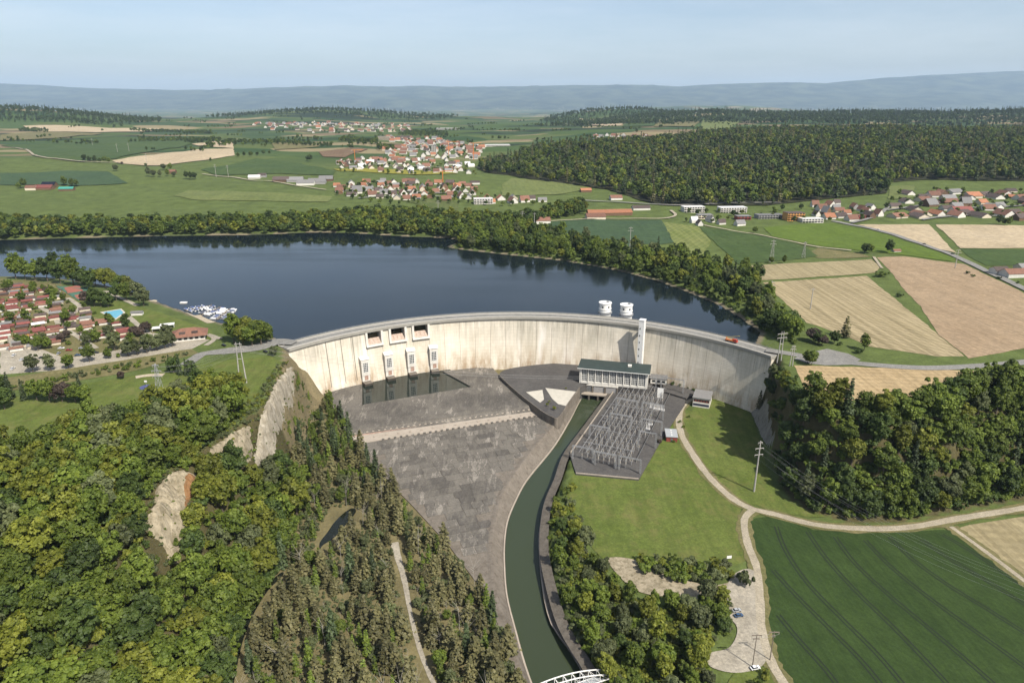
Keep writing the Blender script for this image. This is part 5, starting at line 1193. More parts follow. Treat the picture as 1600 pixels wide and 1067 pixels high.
for i in range(nb):
    xc = 1.4 + bw * (i + .5)
    MB().box((1.4 + bw * i, .35, HH / 2), (.8, 1.1, HH - 1.2)).build('pier', 'white_wall', ph)
    wn = MB().box((xc, .75, 7.0), (bw - .7, .15, 10.2)).build('window', 'glass_dark', ph)
    g = MB()
    for k in range(5): g.box((xc - (bw - .8) / 2 + (bw - .8) * k / 4, .62, 7.0), (.24, .2, 10.2))
    for k in range(7): g.box((xc, .6, 2.0 + 10.1 * k / 6), (bw - .7, .2, .26))
    g.build('mullions', 'frame_white', wn)
# lift tower with its bridge to the crest
def THX(px, R, z):
    lo, hi = TH0 * 1.2, TH1 * 1.2
    for _ in range(50):
        m = (lo + hi) / 2; x, y = A(m, R)
        if PR(x, y, z)[0] < px: lo = m
        else: hi = m
    return lo
ta = THX(1002, 219.5, -10); tx, ty = A(ta, 219.5)
lt = empty('lift_tower', 'slim white lift tower standing before the dam face', 'tower', (tx, ty, PZ), -ta)
MB().box((0, 0, 24.5), (4.4, 4.6, 49)).build('shaft', 'white_paint', lt)
MB().box((0, 0, 49.3), (5.0, 5.2, .6)).build('roof', 'white_paint', lt)
MB().box((0, 5.0, 40.2), (2.4, 5.6, .5)).box((-1.1, 5.0, 41), (.1, 5.6, 1.1)).box((1.1, 5.0, 41), (.1, 5.6, 1.1)).build('bridge', 'white_concrete', lt)
for k in range(7): MB().box((-.9, -2.36, 6 + 6 * k), (.7, .12, 1.4)).build('window', 'glass_dark', lt)
MB().box((0, -2.4, 1.3), (1.6, .16, 2.6)).build('door', 'steel_dark', lt)
# low annex right of the powerhouse
an = empty('annex', 'low white flat-roofed annex at the right end of the powerhouse', 'annex', (*U(1017, 600, PZ), PZ), prz)
MB().box((6, 6, 2.2), (13, 9, 4.4)).build('wall', 'white_wall', an); MB().box((6, 6, 4.6), (14, 10, .5)).build('roof', 'roof_grey', an)
for k in range(3): MB().box((2 + k * 4, 1.46, 2.3), (2.6, .12, 1.6)).build('window', 'glass_dark', an)
MB().prism(UP([(1010, 607), (1013, 582), (1050, 588), (1080, 600), (1095, 612), (1072, 622), (1040, 612)], PZ - 4), -56, PZ - 4.0).build('pavement', 'asphalt_dark', pf)
# tailrace front directly below the powerhouse
dt_a, dt_b = U(906, 599, PZ), U(966, 604.5, PZ); drz, DL = frame2(dt_a, dt_b)
dt = empty('tailrace_front', 'concrete tailrace front with dark gate openings above the canal', 'tailrace', (dt_a[0], dt_a[1], PZ), drz)
MB().box((DL / 2, .2, -.5), (DL, 1.0, 1.0)).build('beam', 'white_concrete', dt); MB().box((DL / 2, -2.2, -7.2), (DL, 5.4, 1.0)).build('walkway', 'sill_pale', dt)
MB().box((DL / 2, .55, -4), (DL, .3, 6)).build('recess', 'void', dt)
for k in range(4): MB().box((.6 + (DL - 1.2) * k / 3, -.2, -3.9), (1.0, 1.2, 5.6)).build('pier', 'bank', dt)
for k in range(3): MB().box((.6 + (DL - 1.2) * (k + .5) / 3, .1, -4.2), ((DL - 1) / 3 - 1.6, .4, 4.6)).build('stop_log', 'steel_dark' if k == 0 else 'grey_wall', dt)
for k in range(5): MB().box((1 + (DL - 2) * k / 4, -3.6, -10.5), (1.4, 2.2, 6)).build('foot', 'bankdark', dt)
MB().box((DL / 2, -1.4, -11), (DL, .4, 6)).build('outlet', 'void', dt)

# ------------------------------------------------------------------ switchyard
YZ = FLOOR + .5
YARD = [(x + .7, y + .2) for x, y in (CR[0], CR[1], CR[2], CR[3])] + UP([(900, 740), (998, 749), (1030, 693), (1050, 662), (1070, 632), (1072, 614), (1016, 605), (985, 606)], YZ)
yd = empty('switchyard_slab', 'dark asphalt slab carrying the switchyard', 'slab')
MB().prism(YARD, -58, YZ).build('pavement', 'asphalt_dark', yd)
e0, e1 = Vector(YARD[3]), Vector(YARD[0]); ax = (e1 - e0).normalized(); rt = Vector((ax.y, -ax.x)); LY = (e1 - e0).length
yrz = math.atan2(ax.y, ax.x)
mb = MB().bar((*(e0 + ax * .5 + rt * .5), YZ + .6), (*(e1 - ax * .5 + rt * .5), YZ + .6), .5, 1.2); mb.build('parapet', 'sill_pale', yd)
MB().bar((YARD[4][0], YARD[4][1] + .5, YZ + .3), (YARD[5][0], YARD[5][1] + .5, YZ + .3), .5, .7).build('kerb', 'sill_pale', yd)
def yp(s, w): q = e0 + ax * s + rt * w; return q.x, q.y
MB().bar((*yp(6, 44), YZ + .05), (*yp(LY - 12, 44), YZ + .05), .2, 2.6).build('cable_trench', 'steel_dark', yd)
def lattice_column(mb, x, y, z0, z1, w, n):
    for sx, sy in ((-1, -1), (1, -1), (1, 1), (-1, 1)): mb.bar((x + sx * w, y + sy * w, z0), (x + sx * w, y + sy * w, z1), .16)
    for i in range(n):
        za, zb = z0 + (z1 - z0) * i / n, z0 + (z1 - z0) * (i + 1) / n
        s = 1 if i % 2 else -1
        mb.bar((x - w * s, y - w, za), (x + w * s, y - w, zb), .09); mb.bar((x - w, y - w * s, za), (x - w, y + w * s, zb), .09); mb.bar((x + w, y + w * s, za), (x + w, y - w * s, zb), .09)
def gantry(s, w0, w1, h, label):
    x, y = yp(s, w0); L = w1 - w0
    e = empty('steel_gantry', label, 'gantry', (x, y, YZ), yrz - math.pi / 2, 'switchyard gantries')
    for k, q in enumerate((0, L)):
        mb = MB(); lattice_column(mb, q, 0, 0, h, .38, 7); mb.build('column', 'steel', e)
    mb = MB()
    for yy, zz in ((-.35, h - .4), (.35, h - .4), (-.35, h + .3), (.35, h + .3)): mb.bar((0, yy, zz), (L, yy, zz), .13)
    n = max(4, int(L / 1.6))
    for i in range(n): a, b = L * i / n, L * (i + 1) / n; z0, z1 = (h - .4, h + .3) if i % 2 else (h + .3, h - .4); mb.bar((a, -.35, z0), (b, -.35, z1), .08); mb.bar((a, .35, z0), (b, .35, z1), .08)
    mb.build('beam', 'steel', e)
    for q in np.linspace(L * .2, L * .8, 3):
        mb = MB()
        for i in range(5): mb.tube((q, 0, h - .5 - .45 * i), (q, 0, h - .85 - .45 * i), .17, .10, 6)
        mb.build('insulator', 'porcelain', e)
rows = [(-6, 4, 18, 10, 'front left'), (-8, 20, 34, 10, 'front middle'), (-8, 36, 50, 10, 'front right'), (26, 6, 20, 11, 'second row left'), (30, 40, 52, 11, 'second row right'), (50, 14, 30, 11, 'third row left'), (50, 38, 52, 11, 'third row right'), (76, 12, 28, 12, 'fourth row left'), (76, 32, 48, 12, 'fourth row right'), (LY - 12, 16, 32, 12, 'rear left'), (LY - 10, 36, 54, 13, 'rear right')]
for s, a, b, h, t_ in rows: gantry(s, a, b, h, f'grey lattice steel gantry of the switchyard, {t_}')
# switchgear: posts with insulators, joined by tube busbars
base_me = MB().bar((0, 0, 0), (0, 0, 2.5), .32).box((0, 0, 2.55), (1.5, .4, .18)).mesh('support', 'steel')
ins = MB()
for q in (-.55, .55):
    for i in range(4): ins.tube((q, 0, 2.6 + .48 * i), (q, 0, 2.9 + .48 * i), .24, .13, 7); ins.tube((q, 0, 2.9 + .48 * i), (q, 0, 3.1 + .48 * i), .12, .12, 6)
ins_me = ins.mesh('insulator', 'porcelain'); arm_me = MB().bar((-.9, 0, 4.6), (.9, 0, 4.6), .14).bar((0, -.7, 4.75), (0, .7, 4.75), .12).mesh('contact_arm', 'steel')
arm2 = MB().bar((-.55, 0, 4.55), (.3, 0, 6.2), .12).bar((-.9, 0, 4.55), (.9, 0, 4.55), .14).mesh('contact_arm', 'steel')
yx = [p[0] for p in YARD]; rs_ = random.Random(3)
for i in range(25):
    for j in range(9):
        s = -4 + i * (LY - 14) / 24; wv = 10 + j * 3.7 + (2.5 if i % 4 == 1 else 0)
        if i % 5 == 3 and j % 2: continue
        x, y = yp(s, wv)
        if not inpoly(YARD, [x], [y])[0]: continue
        pos_ = 'canal side' if j < 3 else ('centre' if j < 6 else 'trench side')
        q = empty('insulator_post', f'switchyard disconnector on twin insulators, {"front" if i < 8 else "middle" if i < 16 else "rear"} rows, {pos_}', 'insulator', (x, y, YZ), yrz + (math.pi / 2 if i % 3 else 0), 'switchyard disconnectors')
        link('support', base_me, q); link('insulator', ins_me, q); link('contact_arm', arm2 if (i + j) % 3 == 0 else arm_me, q)
for j in range(8):
    wv = 8 + j * 4.5; mb = MB(); z = YZ + 5.2 + (j % 2) * .5
    mb.tube((*yp(-5, wv), z), (*yp(LY - 14, wv), z), .13, n=6); 
    tag(mb.build('busbar', 'steel'), 'long thin tube busbar running along the switchyard', 'busbar', 'switchyard busbars')
for i in range(6):
    s = 8 + i * (LY - 26) / 5; mb = MB().tube((*yp(s, 7), YZ + 6.6), (*yp(s, 42), YZ + 6.6), .11, n=6)
    tag(mb.build('busbar', 'steel'), 'thin tube busbar crossing the switchyard', 'busbar', 'crossing busbars')
for k, (px, py) in enumerate([(1018, 638), (1024, 640), (1030, 641), (1035, 642), (1016, 664), (1012, 672)]):
    x, y = U(px, py, YZ); q = empty('circuit_breaker', 'white circuit breaker with tall insulators at the right side of the switchyard', 'breaker', (x, y, YZ), yrz, 'white circuit breakers')
    MB().box((0, 0, .8), (1.6, 3.2, 1.2)).build('base', 'roof_white', q)
    for d in (-1, 0, 1): MB().tube((0, d, 1.4), (0, d, 4.6), .35, .22, 8).build('insulator', 'roof_white', q)
for k, (px, py, w_) in enumerate([(990, 612, 'left'), (1031, 622, 'right')]):
    x, y = U(px, py, YZ); q = empty('transformer', f'grey transformer with white blast panel behind the switchyard, {w_} one', 'transformer', (x, y, YZ), prz)
    MB().box((0, 4, 2.2), (5, 3.4, 4.4)).build('tank', 'roof_metal', q); MB().box((0, .6, 4.2), (4.6, .3, 8.4)).build('panel', 'white_paint', q)
    for d in (-1.4, 0, 1.4): MB().tube((d, 4, 4.4), (d, 4, 6.6), .3, .2, 8).build('bushing', 'porcelain', q)
# office block and red hut
oa, ob = U(1082, 634, FLOOR), U(1139 - 31, 638, FLOOR)
orz, OL = frame2(oa, ob)
of = empty('office_building', 'two-storey white office with a red window band beside the track', 'office', (oa[0], oa[1], FLOOR - .4), orz)
MB().box((OL / 2, 8, 3.9), (OL, 16, 7.8)).build('wall', 'white_wall', of); MB().box((OL / 2, 7.8, 8.0), (OL + 1.2, 17.4, .5)).build('roof', 'roof_grey', of)
MB().box((OL / 2, -.06, 5.6), (OL - .8, .14, 1.9)).build('red_band', 'red_wall', of); MB().box((OL / 2, -.06, 2.2), (OL - .8, .14, 1.7)).build('dark_band', 'navy_paint', of)
for k in range(6): MB().box((1.2 + (OL - 2.4) * k / 5, -.12, 5.7), (1.1, .14, 1.3)).build('window', 'glass_dark', of)
for k in range(5): MB().box((OL + .05, 2 + 3 * k, 5.6), (.14, 1.6, 1.4)).build('window', 'glass_dark', of)
ha, hb = U(1041, 689, FLOOR), U(1058, 690, FLOOR); hrz, HL = frame2(ha, hb)
hut = empty('red_hut', 'small red hut with a grey metal roof beside the switchyard', 'hut', (ha[0], ha[1], FLOOR - .4), hrz)
MB().box((HL / 2, 6, 1.9), (HL, 12, 3.8)).build('wall', 'red_wall', hut)
r2 = MB().box((HL / 2, 6, 4.0), (HL + .8, 13, .35)).build('roof', 'roof_metal', hut)
for k in range(3): MB().box((HL / 2, 2.5 + k * 3.5, 4.3), (1, 1, .35)).build('skylight', 'white_paint', r2)
MB().box((HL / 2, -.06, 1.5), (1.6, .14, 2.6)).build('door', 'steel_dark', hut)

# ------------------------------------------------------------------ intake towers in the lake
for px, w_ in ((945, 'left'), (978, 'right')):
    a = THX(px, 247.5, 0); x, y = A(a, 247.5)
    t_ = empty('intake_tower', f'round white intake tower behind the dam crest, {w_} of the pair', 'tower', (x, y, LAKE), -a, None)
    smooth_ = MB().lathe([(5.2, -6), (5.2, 8.2), (5.6, 8.2), (5.6, 8.7), (5.2, 8.7), (5.2, 13.2), (5.75, 13.3), (5.75, 14.0), (5.3, 14.0), (5.3, 13.8), (0.2, 13.9)], 32).build('shaft', 'white_paint', t_)
    mb = MB().lathe([(5.3, 4.5), (6.3, 4.5), (6.3, 4.75), (5.3, 4.75)], 32); mb.build('gallery', 'steel', t_)
    for i in range(16):
        c, s = math.cos(i * .3927), math.sin(i * .3927); MB().bar((6.2 * c, 6.2 * s, 4.7), (6.2 * c, 6.2 * s, 5.8), .09).build('railing_post', 'steel', t_)
    mb = MB().lathe([(6.16, 5.7), (6.26, 5.7), (6.26, 5.85), (6.16, 5.85)], 32); mb.build('handrail', 'steel', t_)
    for i in range(6): c, s = math.cos(i * 1.047 + .3), math.sin(i * 1.047 + .3); MB().box((5.22 * c, 5.22 * s, 10.6), (.14, 1.3, 1.6), rz=i * 1.047 + .3).build('window', 'glass_dark', t_)
    MB().box((2, 1, 14.6), (2, 1.6, 1.2)).build('hatch', 'steel', t_); MB().box((0, -6.5, 2.2), (2.2, 4, .4)).build('footbridge', 'white_concrete', t_)
# red crane lorry on the crest road
a = THX(1143, 233, 1); x, y = A(a, 232.5)
tk = empty('crane_truck', 'red crane lorry with raised boom parked on the dam crest', 'truck', (x, y, 0.01), -a)
MB().box((0, 0, .95), (9.6, 2.3, .5)).build('chassis', 'steel_dark', tk)
cb = MB(); cb.prism([(3.0, -1.2), (5.2, -1.2), (5.2, 1.2), (3.0, 1.2)], 1.2, 2.3).prism([(3.0, -1.15), (4.8, -1.15), (4.8, 1.15), (3.0, 1.15)], 2.3, 3.2); cab = cb.build('cab', 'red_paint', tk)
MB().box((4.86, 0, 2.7), (.1, 2.1, .8)).build('windscreen', 'glass_dark', cab); MB().box((3.9, -1.18, 2.7), (1.3, .1, .7)).build('side_window', 'glass_dark', cab)
MB().box((-1.2, 0, 1.6), (7.2, 2.3, .8)).build('bed', 'orange_paint', tk); MB().box((1.9, 0, 2.2), (1.4, 1.6, 2.0)).build('crane_base', 'red_paint', tk)
MB().bar((-4.2, .3, 3.0), (2.0, .3, 3.2), .45).bar((-4.2, .3, 3.2), (6.5, .3, 6.6), .32).build('boom', 'yellow_paint', tk)
MB().bar((-3.6, -.5, 2.2), (-4.4, -.5, 3.6), .5).build('basket', 'orange_paint', tk)
for wx in (-3.6, -2.4, 3.9):
    for s in (-1, 1): MB().tube((wx, s * 1.2, .52), (wx, s * .85, .52), .52, n=12).build('wheel', 'rubber', tk)

# ------------------------------------------------------------------ pylons, poles and wires
WIRES = []
def pole(px, py, h, arms, label, mat='pole_concrete', z=None, w=.55, rz=0.0, kind_='power_pylon', lat=False, twin=0.0):
    g = G([(px, py)])[0] if z is None else (*U(px, py, z), z)
    e = empty(kind_, label, 'pylon' if kind_ == 'power_pylon' else 'pole', (g[0], g[1], g[2] - .3), rz)
    legs = (0,) if not twin else (-twin, twin)
    if lat:
        mb = MB(); b = h * .085
        for sx, sy in ((-1, -1), (1, -1), (1, 1), (-1, 1)): mb.bar((sx * b, sy * b, 0), (sx * .3, sy * .3, h), .2)
        for i in range(9):
            u, v = i / 9, (i + 1) / 9; ra, rb = b + (.3 - b) * u, b + (.3 - b) * v; s = 1 if i % 2 else -1
            for q in (-1, 1): mb.bar((ra * s, q * ra, h * u), (-rb * s, q * rb, h * v), .11); mb.bar((q * ra, ra * s, h * u), (q * rb, -rb * s, h * v), .11)
        mb.build('mast', mat, e)
    else:
        for q in legs: MB().tube((q, 0, 0), (q * .55 if twin else 0, 0, h), w, w * .55, 8).build('mast', mat, e)
        if twin: MB().bar((-twin * .7, 0, h * .6), (twin * .7, 0, h * .6), .3).build('brace', mat, e)
    tips = []
    for (zz, L) in arms:
        ar = MB().box((0, 0, h * zz), (L, .34, .34)).build('crossarm', mat, e)
        for q in (-L / 2, L / 2):
            MB().tube((q * .95, 0, h * zz - .1), (q * .95, 0, h * zz - 1.3), .14, .1, 6).build('insulator', 'porcelain', ar)
            c, s = math.cos(rz), math.sin(rz); tips.append((g[0] + q * .95 * c, g[1] + q * .95 * s, g[2] + h * zz - 1.3))
    return tips
def wires(A_, B_, sag, label, r=.032):
    for a, b in zip(A_, B_):
        mb = MB(); n = 10; P = [(a[0] + (b[0] - a[0]) * i / n, a[1] + (b[1] - a[1]) * i / n, a[2] + (b[2] - a[2]) * i / n - sag * 4 * (i / n) * (1 - i / n)) for i in range(n + 1)]
        for p, q in zip(P[:-1], P[1:]): mb.tube(p, q, r, n=4, caps=False)
        tag(mb.build('power_line', 'wire'), label, 'power line', label)
A3 = [(.97, 3), (.86, 5.5), (.74, 5.5)]
P1 = pole(1178, 768, 35, A3, 'tall concrete pylon on the grass between track and shaded wood', z=FLOOR - .5, w=.62, rz=.2)
P4 = pole(1217, 566, 24, [(.93, 8), (.8, 8)], 'twin-pole pylon at the right end of the dam', twin=1.6, rz=.25, w=.42)
P4b = pole(1236, 572, 16, [(.95, 3), (.82, 4)], 'shorter pole pylon beside the dam road at the right abutment', w=.38, twin=1.0)
P2 = pole(380, 598, 29, [(.96, 5), (.84, 7)], 'tall two-legged pylon on the lawn at the left end of the dam', twin=2.4, w=.48, rz=-.1)
P3 = pole(253, 628, 26, [(.96, 4), (.82, 6), (.68, 6)], 'grey lattice pylon among the trees by the play area', 'steel', lat=True)
A2 = [(.95, 5), (.82, 7)]
far_p = [(1205, 409, 26, 'pale lattice pylon in the olive strip above the tan field'), (1255, 403, 20, 'smaller lattice pylon right of the olive strip'), (1202, 474, 22, 'thin pole at the edge of the shore wood'), (1266, 483, 20, 'thin pole standing in the striped field'), (1492, 419, 22, 'pole with a pale base in the bare field'),
         (984, 387, 27, 'pylon in the blue green field'), (816, 352, 22, 'pylon among the shore trees'), (835, 353, 20, 'thin pole by the house on the shore'), (184, 239, 30, 'tall pylon in the dark field at left'), (202, 238, 30, 'tall pylon just right of the first one in the dark field'), (230, 258, 30, 'pylon at the lower edge of the pale field'),
         (338, 277, 30, 'pylon on the lane before the village sheds'), (357, 277, 28, 'second pylon on the lane before the village sheds'), (145, 228, 28, 'pylon at the back of the dark field'), (685, 336, 24, 'pylon by the meadow above the shore')]
for px, py, h, lb in far_p: pole(px, py, h, A2 if h > 21 else [(.94, 4)], lb, 'pole_concrete', w=.5, lat=('lattice' in lb))
R1 = pole(1175.5, 1041, 17.5, [(.96, 4.2), (.86, 2.5)], 'wooden pole with crossarm beside the track, left of two', 'pole_wood', z=FLOOR, w=.26, kind_='utility_pole'); R2 = pole(1203, 1030, 15.5, [(.96, 4.4), (.86, 1.2)], 'wooden pole with crossarm beside the track, right of two', 'pole_wood', z=FLOOR, w=.26, kind_='utility_pole')
wires(P1[:2] + P1[2:4] + P1[4:6], [(x + 250 * .31, y - 250 * .55, z - 4 + 8) for x, y, z in P1], 9, 'thin power lines crossing the cereal field')
wires(P2, [(*yp(LY - 12, 16 + 4 * i), YZ + 12) for i in range(4)], 8, 'thin power lines above the stilling pool')
wires(P2, P3[:4], 4, 'thin power lines above the left lawn')
wires(R1[:2], R2[:2], .6, 'short wires between the two wooden poles')
wires(P4, [(*yp(LY - 10, 40 + 4 * i), YZ + 13) for i in range(4)], 4, 'thin power lines from the right abutment to the switchyard')

# ------------------------------------------------------------------ white arch footbridge at the bottom
bz = FLOOR + .6
ba = Vector((*U(960, 1052, bz), bz)); bb = Vector((*U(770, 1118, bz), bz)); d = bb - ba; BLn = d.length
br = empty('footbridge', 'white steel arch footbridge over the canal at the bottom edge', 'bridge', ba, math.atan2(d.y, d.x))
n = 14
def rise(u): return 6.6 * math.sin(math.pi * min(1, max(0, u))) ** .75
for s in (-1.5, 1.5):
    mb = MB(); 
    for i in range(n): mb.bar((BLn * i / n, s, .2 + rise(i / n)), (BLn * (i + 1) / n, s, .2 + rise((i + 1) / n)), .36)
    mb.build('arch', 'white_paint', br)
    MB().bar((0, s, .1), (BLn, s, .1), .34).build('chord', 'white_paint', br)
    for i in range(1, n):
        u = i / n; MB().bar((BLn * u, s, .2), (BLn * u, s, .2 + rise(u)), .2).build('post', 'white_paint', br)
        v = (i + 1) / n
        if i < n - 1: MB().bar((BLn * u, s, .2), (BLn * v, s, .2 + rise(v)), .14).build('diagonal', 'white_paint', br)
for i in range(2, n - 1): MB().bar((BLn * i / n, -1.5, .2 + rise(i / n)), (BLn * i / n, 1.5, .2 + rise(i / n)), .16).build('cross_brace', 'white_paint', br)
for i in range(30): MB().box((BLn * (i + .5) / 30, 0, .02), (BLn / 30 - .06, 2.7, .16)).build('plank', 'roof_metal', br)
MB().box((-1.5, 0, -1.2), (3.4, 4.4, 2.6)).build('abutment', 'sill_pale', br)

# information board, cars on the gravel lot, walker
x, y = U(1139, 874, FLOOR); sb = empty('information_board', 'white information board on two posts at the lawn corner', 'sign', (x, y, FLOOR - .3), .15)
MB().box((0, 0, 1.9), (2.6, .12, 1.6)).build('panel', 'white_paint', sb)
for q in (-1.1, 1.1): MB().box((q, .1, .9), (.12, .12, 1.9)).build('post', 'pole_wood', sb)
def car_meshes(paint):
    b = MB(); prof = [(-2.1, .35), (-2.15, .85), (-1.2, .95), (1.0, .92), (2.0, .78), (2.15, .4)]
    for s in (-.86, .86): b.poly([(x, s, z) for x, z in prof][::(1 if s > 0 else -1)])
    for (xa, za), (xb, zb) in zip(prof, prof[1:] + prof[:1]): b.poly([(xa, -.86, za), (xa, .86, za), (xb, .86, zb), (xb, -.86, zb)][::-1])
    roof = MB(); lo = [(-1.75, .93), (.95, .92)]; hi = [(-1.25, 1.45), (.25, 1.45)]
    roof.poly([(hi[0][0], -.66, 1.45), (hi[1][0], -.66, 1.45), (hi[1][0], .66, 1.45), (hi[0][0], .66, 1.45)])
    gl_ = MB()
    for s in (-1, 1): gl_.poly([(lo[0][0], s * .82, lo[0][1]), (lo[1][0], s * .82, lo[1][1]), (hi[1][0], s * .67, 1.44), (hi[0][0], s * .67, 1.44)][::s])
    gl_.poly([(lo[1][0], -.82, .92), (lo[1][0], .82, .92), (hi[1][0], .67, 1.44), (hi[1][0], -.67, 1.44)]); gl_.poly([(lo[0][0], .82, .93), (lo[0][0], -.82, .93), (hi[0][0], -.67, 1.44), (hi[0][0], .67, 1.44)])
    return b.mesh('body', paint), roof.mesh('roof', paint), gl_.mesh('windows', 'glass_dark')
CARS = {k: car_meshes('car_' + k) for k in ('white', 'silver', 'black', 'blue', 'red')}
wheel_me = MB().tube((0, -.1, 0), (0, .1, 0), .33, n=12).mesh('wheel', 'rubber')
def car(c, loc, rz, label, group=None):
    e = empty('parked_car', label, 'car', loc, rz, group); b, r, g = CARS[c]
    link('body', b, e); link('roof', r, e); link('windows', g, e)
    for sx in (-1.3, 1.35):
        for sy in (-.8, .8): link('wheel', wheel_me, e, (sx, sy, .33))
    return e
for px, py, c, lb in ((1151, 954, 'silver', 'silver car half under the trees on the gravel lot'), (1154, 962, 'blue', 'dark blue car parked in front of the silver one'), (1180, 1044, 'white', 'white car behind the bush by the wooden pole')):
    car(c, (*U(px, py, FLOOR), FLOOR - .1), .25, lb)
rs_ = random.Random(5)
for px, py, c in ((22, 556, 'white'), (20, 577, 'white'), (66, 560, 'black'), (92, 553, 'silver'), (108, 548, 'red'), (122, 556, 'blue'), (96, 545, 'white'), (128, 545, 'silver'), (34, 563, 'white'), (14, 546, 'silver'), (150, 552, 'black'), (80, 566, 'silver')):
    g = G([(px, py)])[0]; car(c, (g[0], g[1], g[2] + .1), rs_.choice((.2, 1.75)), f'{c} car parked on the pale camp car park', 'cars on the camp car park')
for px, py, c, lb in ((415, 551, 'black', 'dark car parked at the left end of the dam'), (350, 541, 'black', 'dark car on the forecourt by the restaurant'), (1372, 360.5, 'white', 'white car on the country road'), (1444, 383, 'black', 'dark car in the middle of the country road'), (1488, 398.5, 'black', 'dark car on the country road near the bend')):
    g = G([(px, py)])[0]; car(c, (g[0], g[1], max(g[2], 1.15) + .05 if py > 500 else g[2] + 1.05), -.6, lb)
# ------------------------------------------------------------------ camp: mobile homes, restaurant, pool, courts, marina
def gable(w, d, h, r, over=.5):
    wl = MB().prism([(-w / 2, -d / 2), (w / 2, -d / 2), (w / 2, d / 2), (-w / 2, d / 2)], 0, h, top=False)
    for s in (-w / 2, w / 2): wl.poly([(s, -d / 2, h), (s, d / 2, h), (s, 0, h + r)][::(1 if s > 0 else -1)])
    rf = MB(); W2, D2 = w / 2 + over, d / 2 + over; k = r / (d / 2); z0 = h - over * k
    for s in (-1, 1):
        rf.poly([(-W2, s * D2, z0), (W2, s * D2, z0), (W2, 0, h + r + .12), (-W2, 0, h + r + .12)][::-s]); rf.poly([(-W2, s * D2, z0 - .25), (W2, s * D2, z0 - .25), (W2, s * D2, z0), (-W2, s * D2, z0)][::-s])
    for s in (-1, 1): rf.poly([(s * W2, -D2, z0), (s * W2, 0, h + r + .12), (s * W2, D2, z0), (s * W2, D2, z0 - .25), (s * W2, 0, h + r - .1), (s * W2, -D2, z0 - .25)])
    return wl, rf
_gc = {}
def house(kind_, w, d, h, r, wall, roof, loc, rz, name, label, cat, group, parts=True):
    key = (kind_, wall, roof, parts)
    if key not in _gc:
        a, b = gable(1 * w, 1 * d, h, r)
        if parts: _gc[key] = (w, d, a.mesh('wall', wall), b.mesh('roof', roof))
        else:
            m = MB(); m.v = a.v + b.v; m.f = a.f + [tuple(i + len(a.v) for i in f) for f in b.f]; m.m = [0] * len(a.f) + [1] * len(b.f); _gc[key] = (w, d, m.mesh(name, [wall, roof]), None)
    w0, d0, wm, rm = _gc[key]
    if parts:
        o = empty(name, label, cat, loc, rz, group); link('wall', wm, o); link('roof', rm, o)
    else: o = tag(link(name, wm, None, loc, rz), label, cat, group)
    o.scale = (w / w0, d / d0, random.uniform(.9, 1.15)); return o
RN = {'roof_orange': 'orange tiled', 'roof_brown': 'reddish brown', 'roof_dark': 'dark brown', 'roof_grey': 'grey', 'roof_white': 'flat white', 'roof_red': 'dull red'}
WN = {'white_wall': 'white', 'cream_wall': 'cream', 'wood_wall': 'brown timber', 'grey_wall': 'grey', 'ochre_wall': 'ochre'}
random.seed(21)
camp_rows = [[(0, 560), (0, 500), (110, 468), (205, 505), (190, 525), (120, 540), (60, 556)]]
CAMP = GP([(-8, 547), (-8, 440), (30, 443), (80, 452), (120, 478), (165, 500), (205, 510), (196, 532), (130, 535), (90, 540), (40, 548), (0, 552)])
lanes = [GP(p) for p in ([(40, 468), (60, 475), (92, 505), (125, 523), (152, 548), (145, 550), (110, 527), (82, 512), (60, 486)], [(100, 462), (128, 478), (118, 494), (98, 480)], [(80, 440), (135, 440), (145, 475), (110, 468)])]
cu = Vector((math.cos(.55), math.sin(.55))); cv = Vector((-cu.y, cu.x)); c0 = Vector(GP([(60, 510)])[0]); nh = 0
for i in range(-22, 23):
    for j in range(-22, 23):
        p = c0 + cu * (i * 11.5 + (j % 2) * 2) + cv * (j * (7.6 if j % 3 else 7.6)) + Vector((random.uniform(-.8, .8), random.uniform(-.6, .6)))
        if not inpoly(CAMP, [p.x], [p.y])[0] or any(inpoly(l, [p.x], [p.y])[0] for l in lanes) or j % 4 == 3 or random.random() < .14: continue
        rf = pick({'roof_red': 3, 'roof_brown': 4, 'roof_dark': 3, 'roof_grey': 1.6, 'roof_white': .9}); wl = pick({'wood_wall': 2, 'white_wall': 3, 'cream_wall': 2, 'ochre_wall': .5})
        px, py = PR(p.x, p.y, 1)
        row = 'at the left camp edge' if px < 45 else ('by the tennis court' if py < 478 else ('by the camp lawn' if px > 140 else ('beside the camp car park' if py > 522 else 'in the middle of the camp')))
        house('home', 8.5, 4.6, 2.5, .75, wl, rf, (p.x, p.y, h1(p.x, p.y) + .05), .55 + random.uniform(-.12, .12), 'mobile_home', f'{WN[wl]} mobile home with {RN[rf]} roof {row}', 'mobile home', 'camp homes'); nh += 1
print('camp homes', nh)
g = G([(296, 528)])[0]; rest = empty('restaurant', 'white restaurant under a big brown hipped roof by the marina', 'restaurant', (g[0], g[1], g[2]), .35)
MB().box((0, 0, 2), (24, 15, 4.2)).build('wall', 'white_wall', rest)
r_ = MB(); b0 = [(-14, -9.5, 3.8), (14, -9.5, 3.8), (14, 9.5, 3.8), (-14, 9.5, 3.8)]; t0 = [(-5, 0, 8.6), (5, 0, 8.6)]
r_.poly([b0[0], b0[1], t0[1], t0[0]]).poly([b0[2], b0[3], t0[0], t0[1]]).poly([b0[1], b0[2], t0[1]]).poly([b0[3], b0[0], t0[0]]); ro = r_.build('roof', 'roof_brown', rest)
for q in (-4, 5): MB().box((q, -5.2, 6.0), (4.4, 2.4, 1.6)).build('dormer', 'roof_dark', ro)
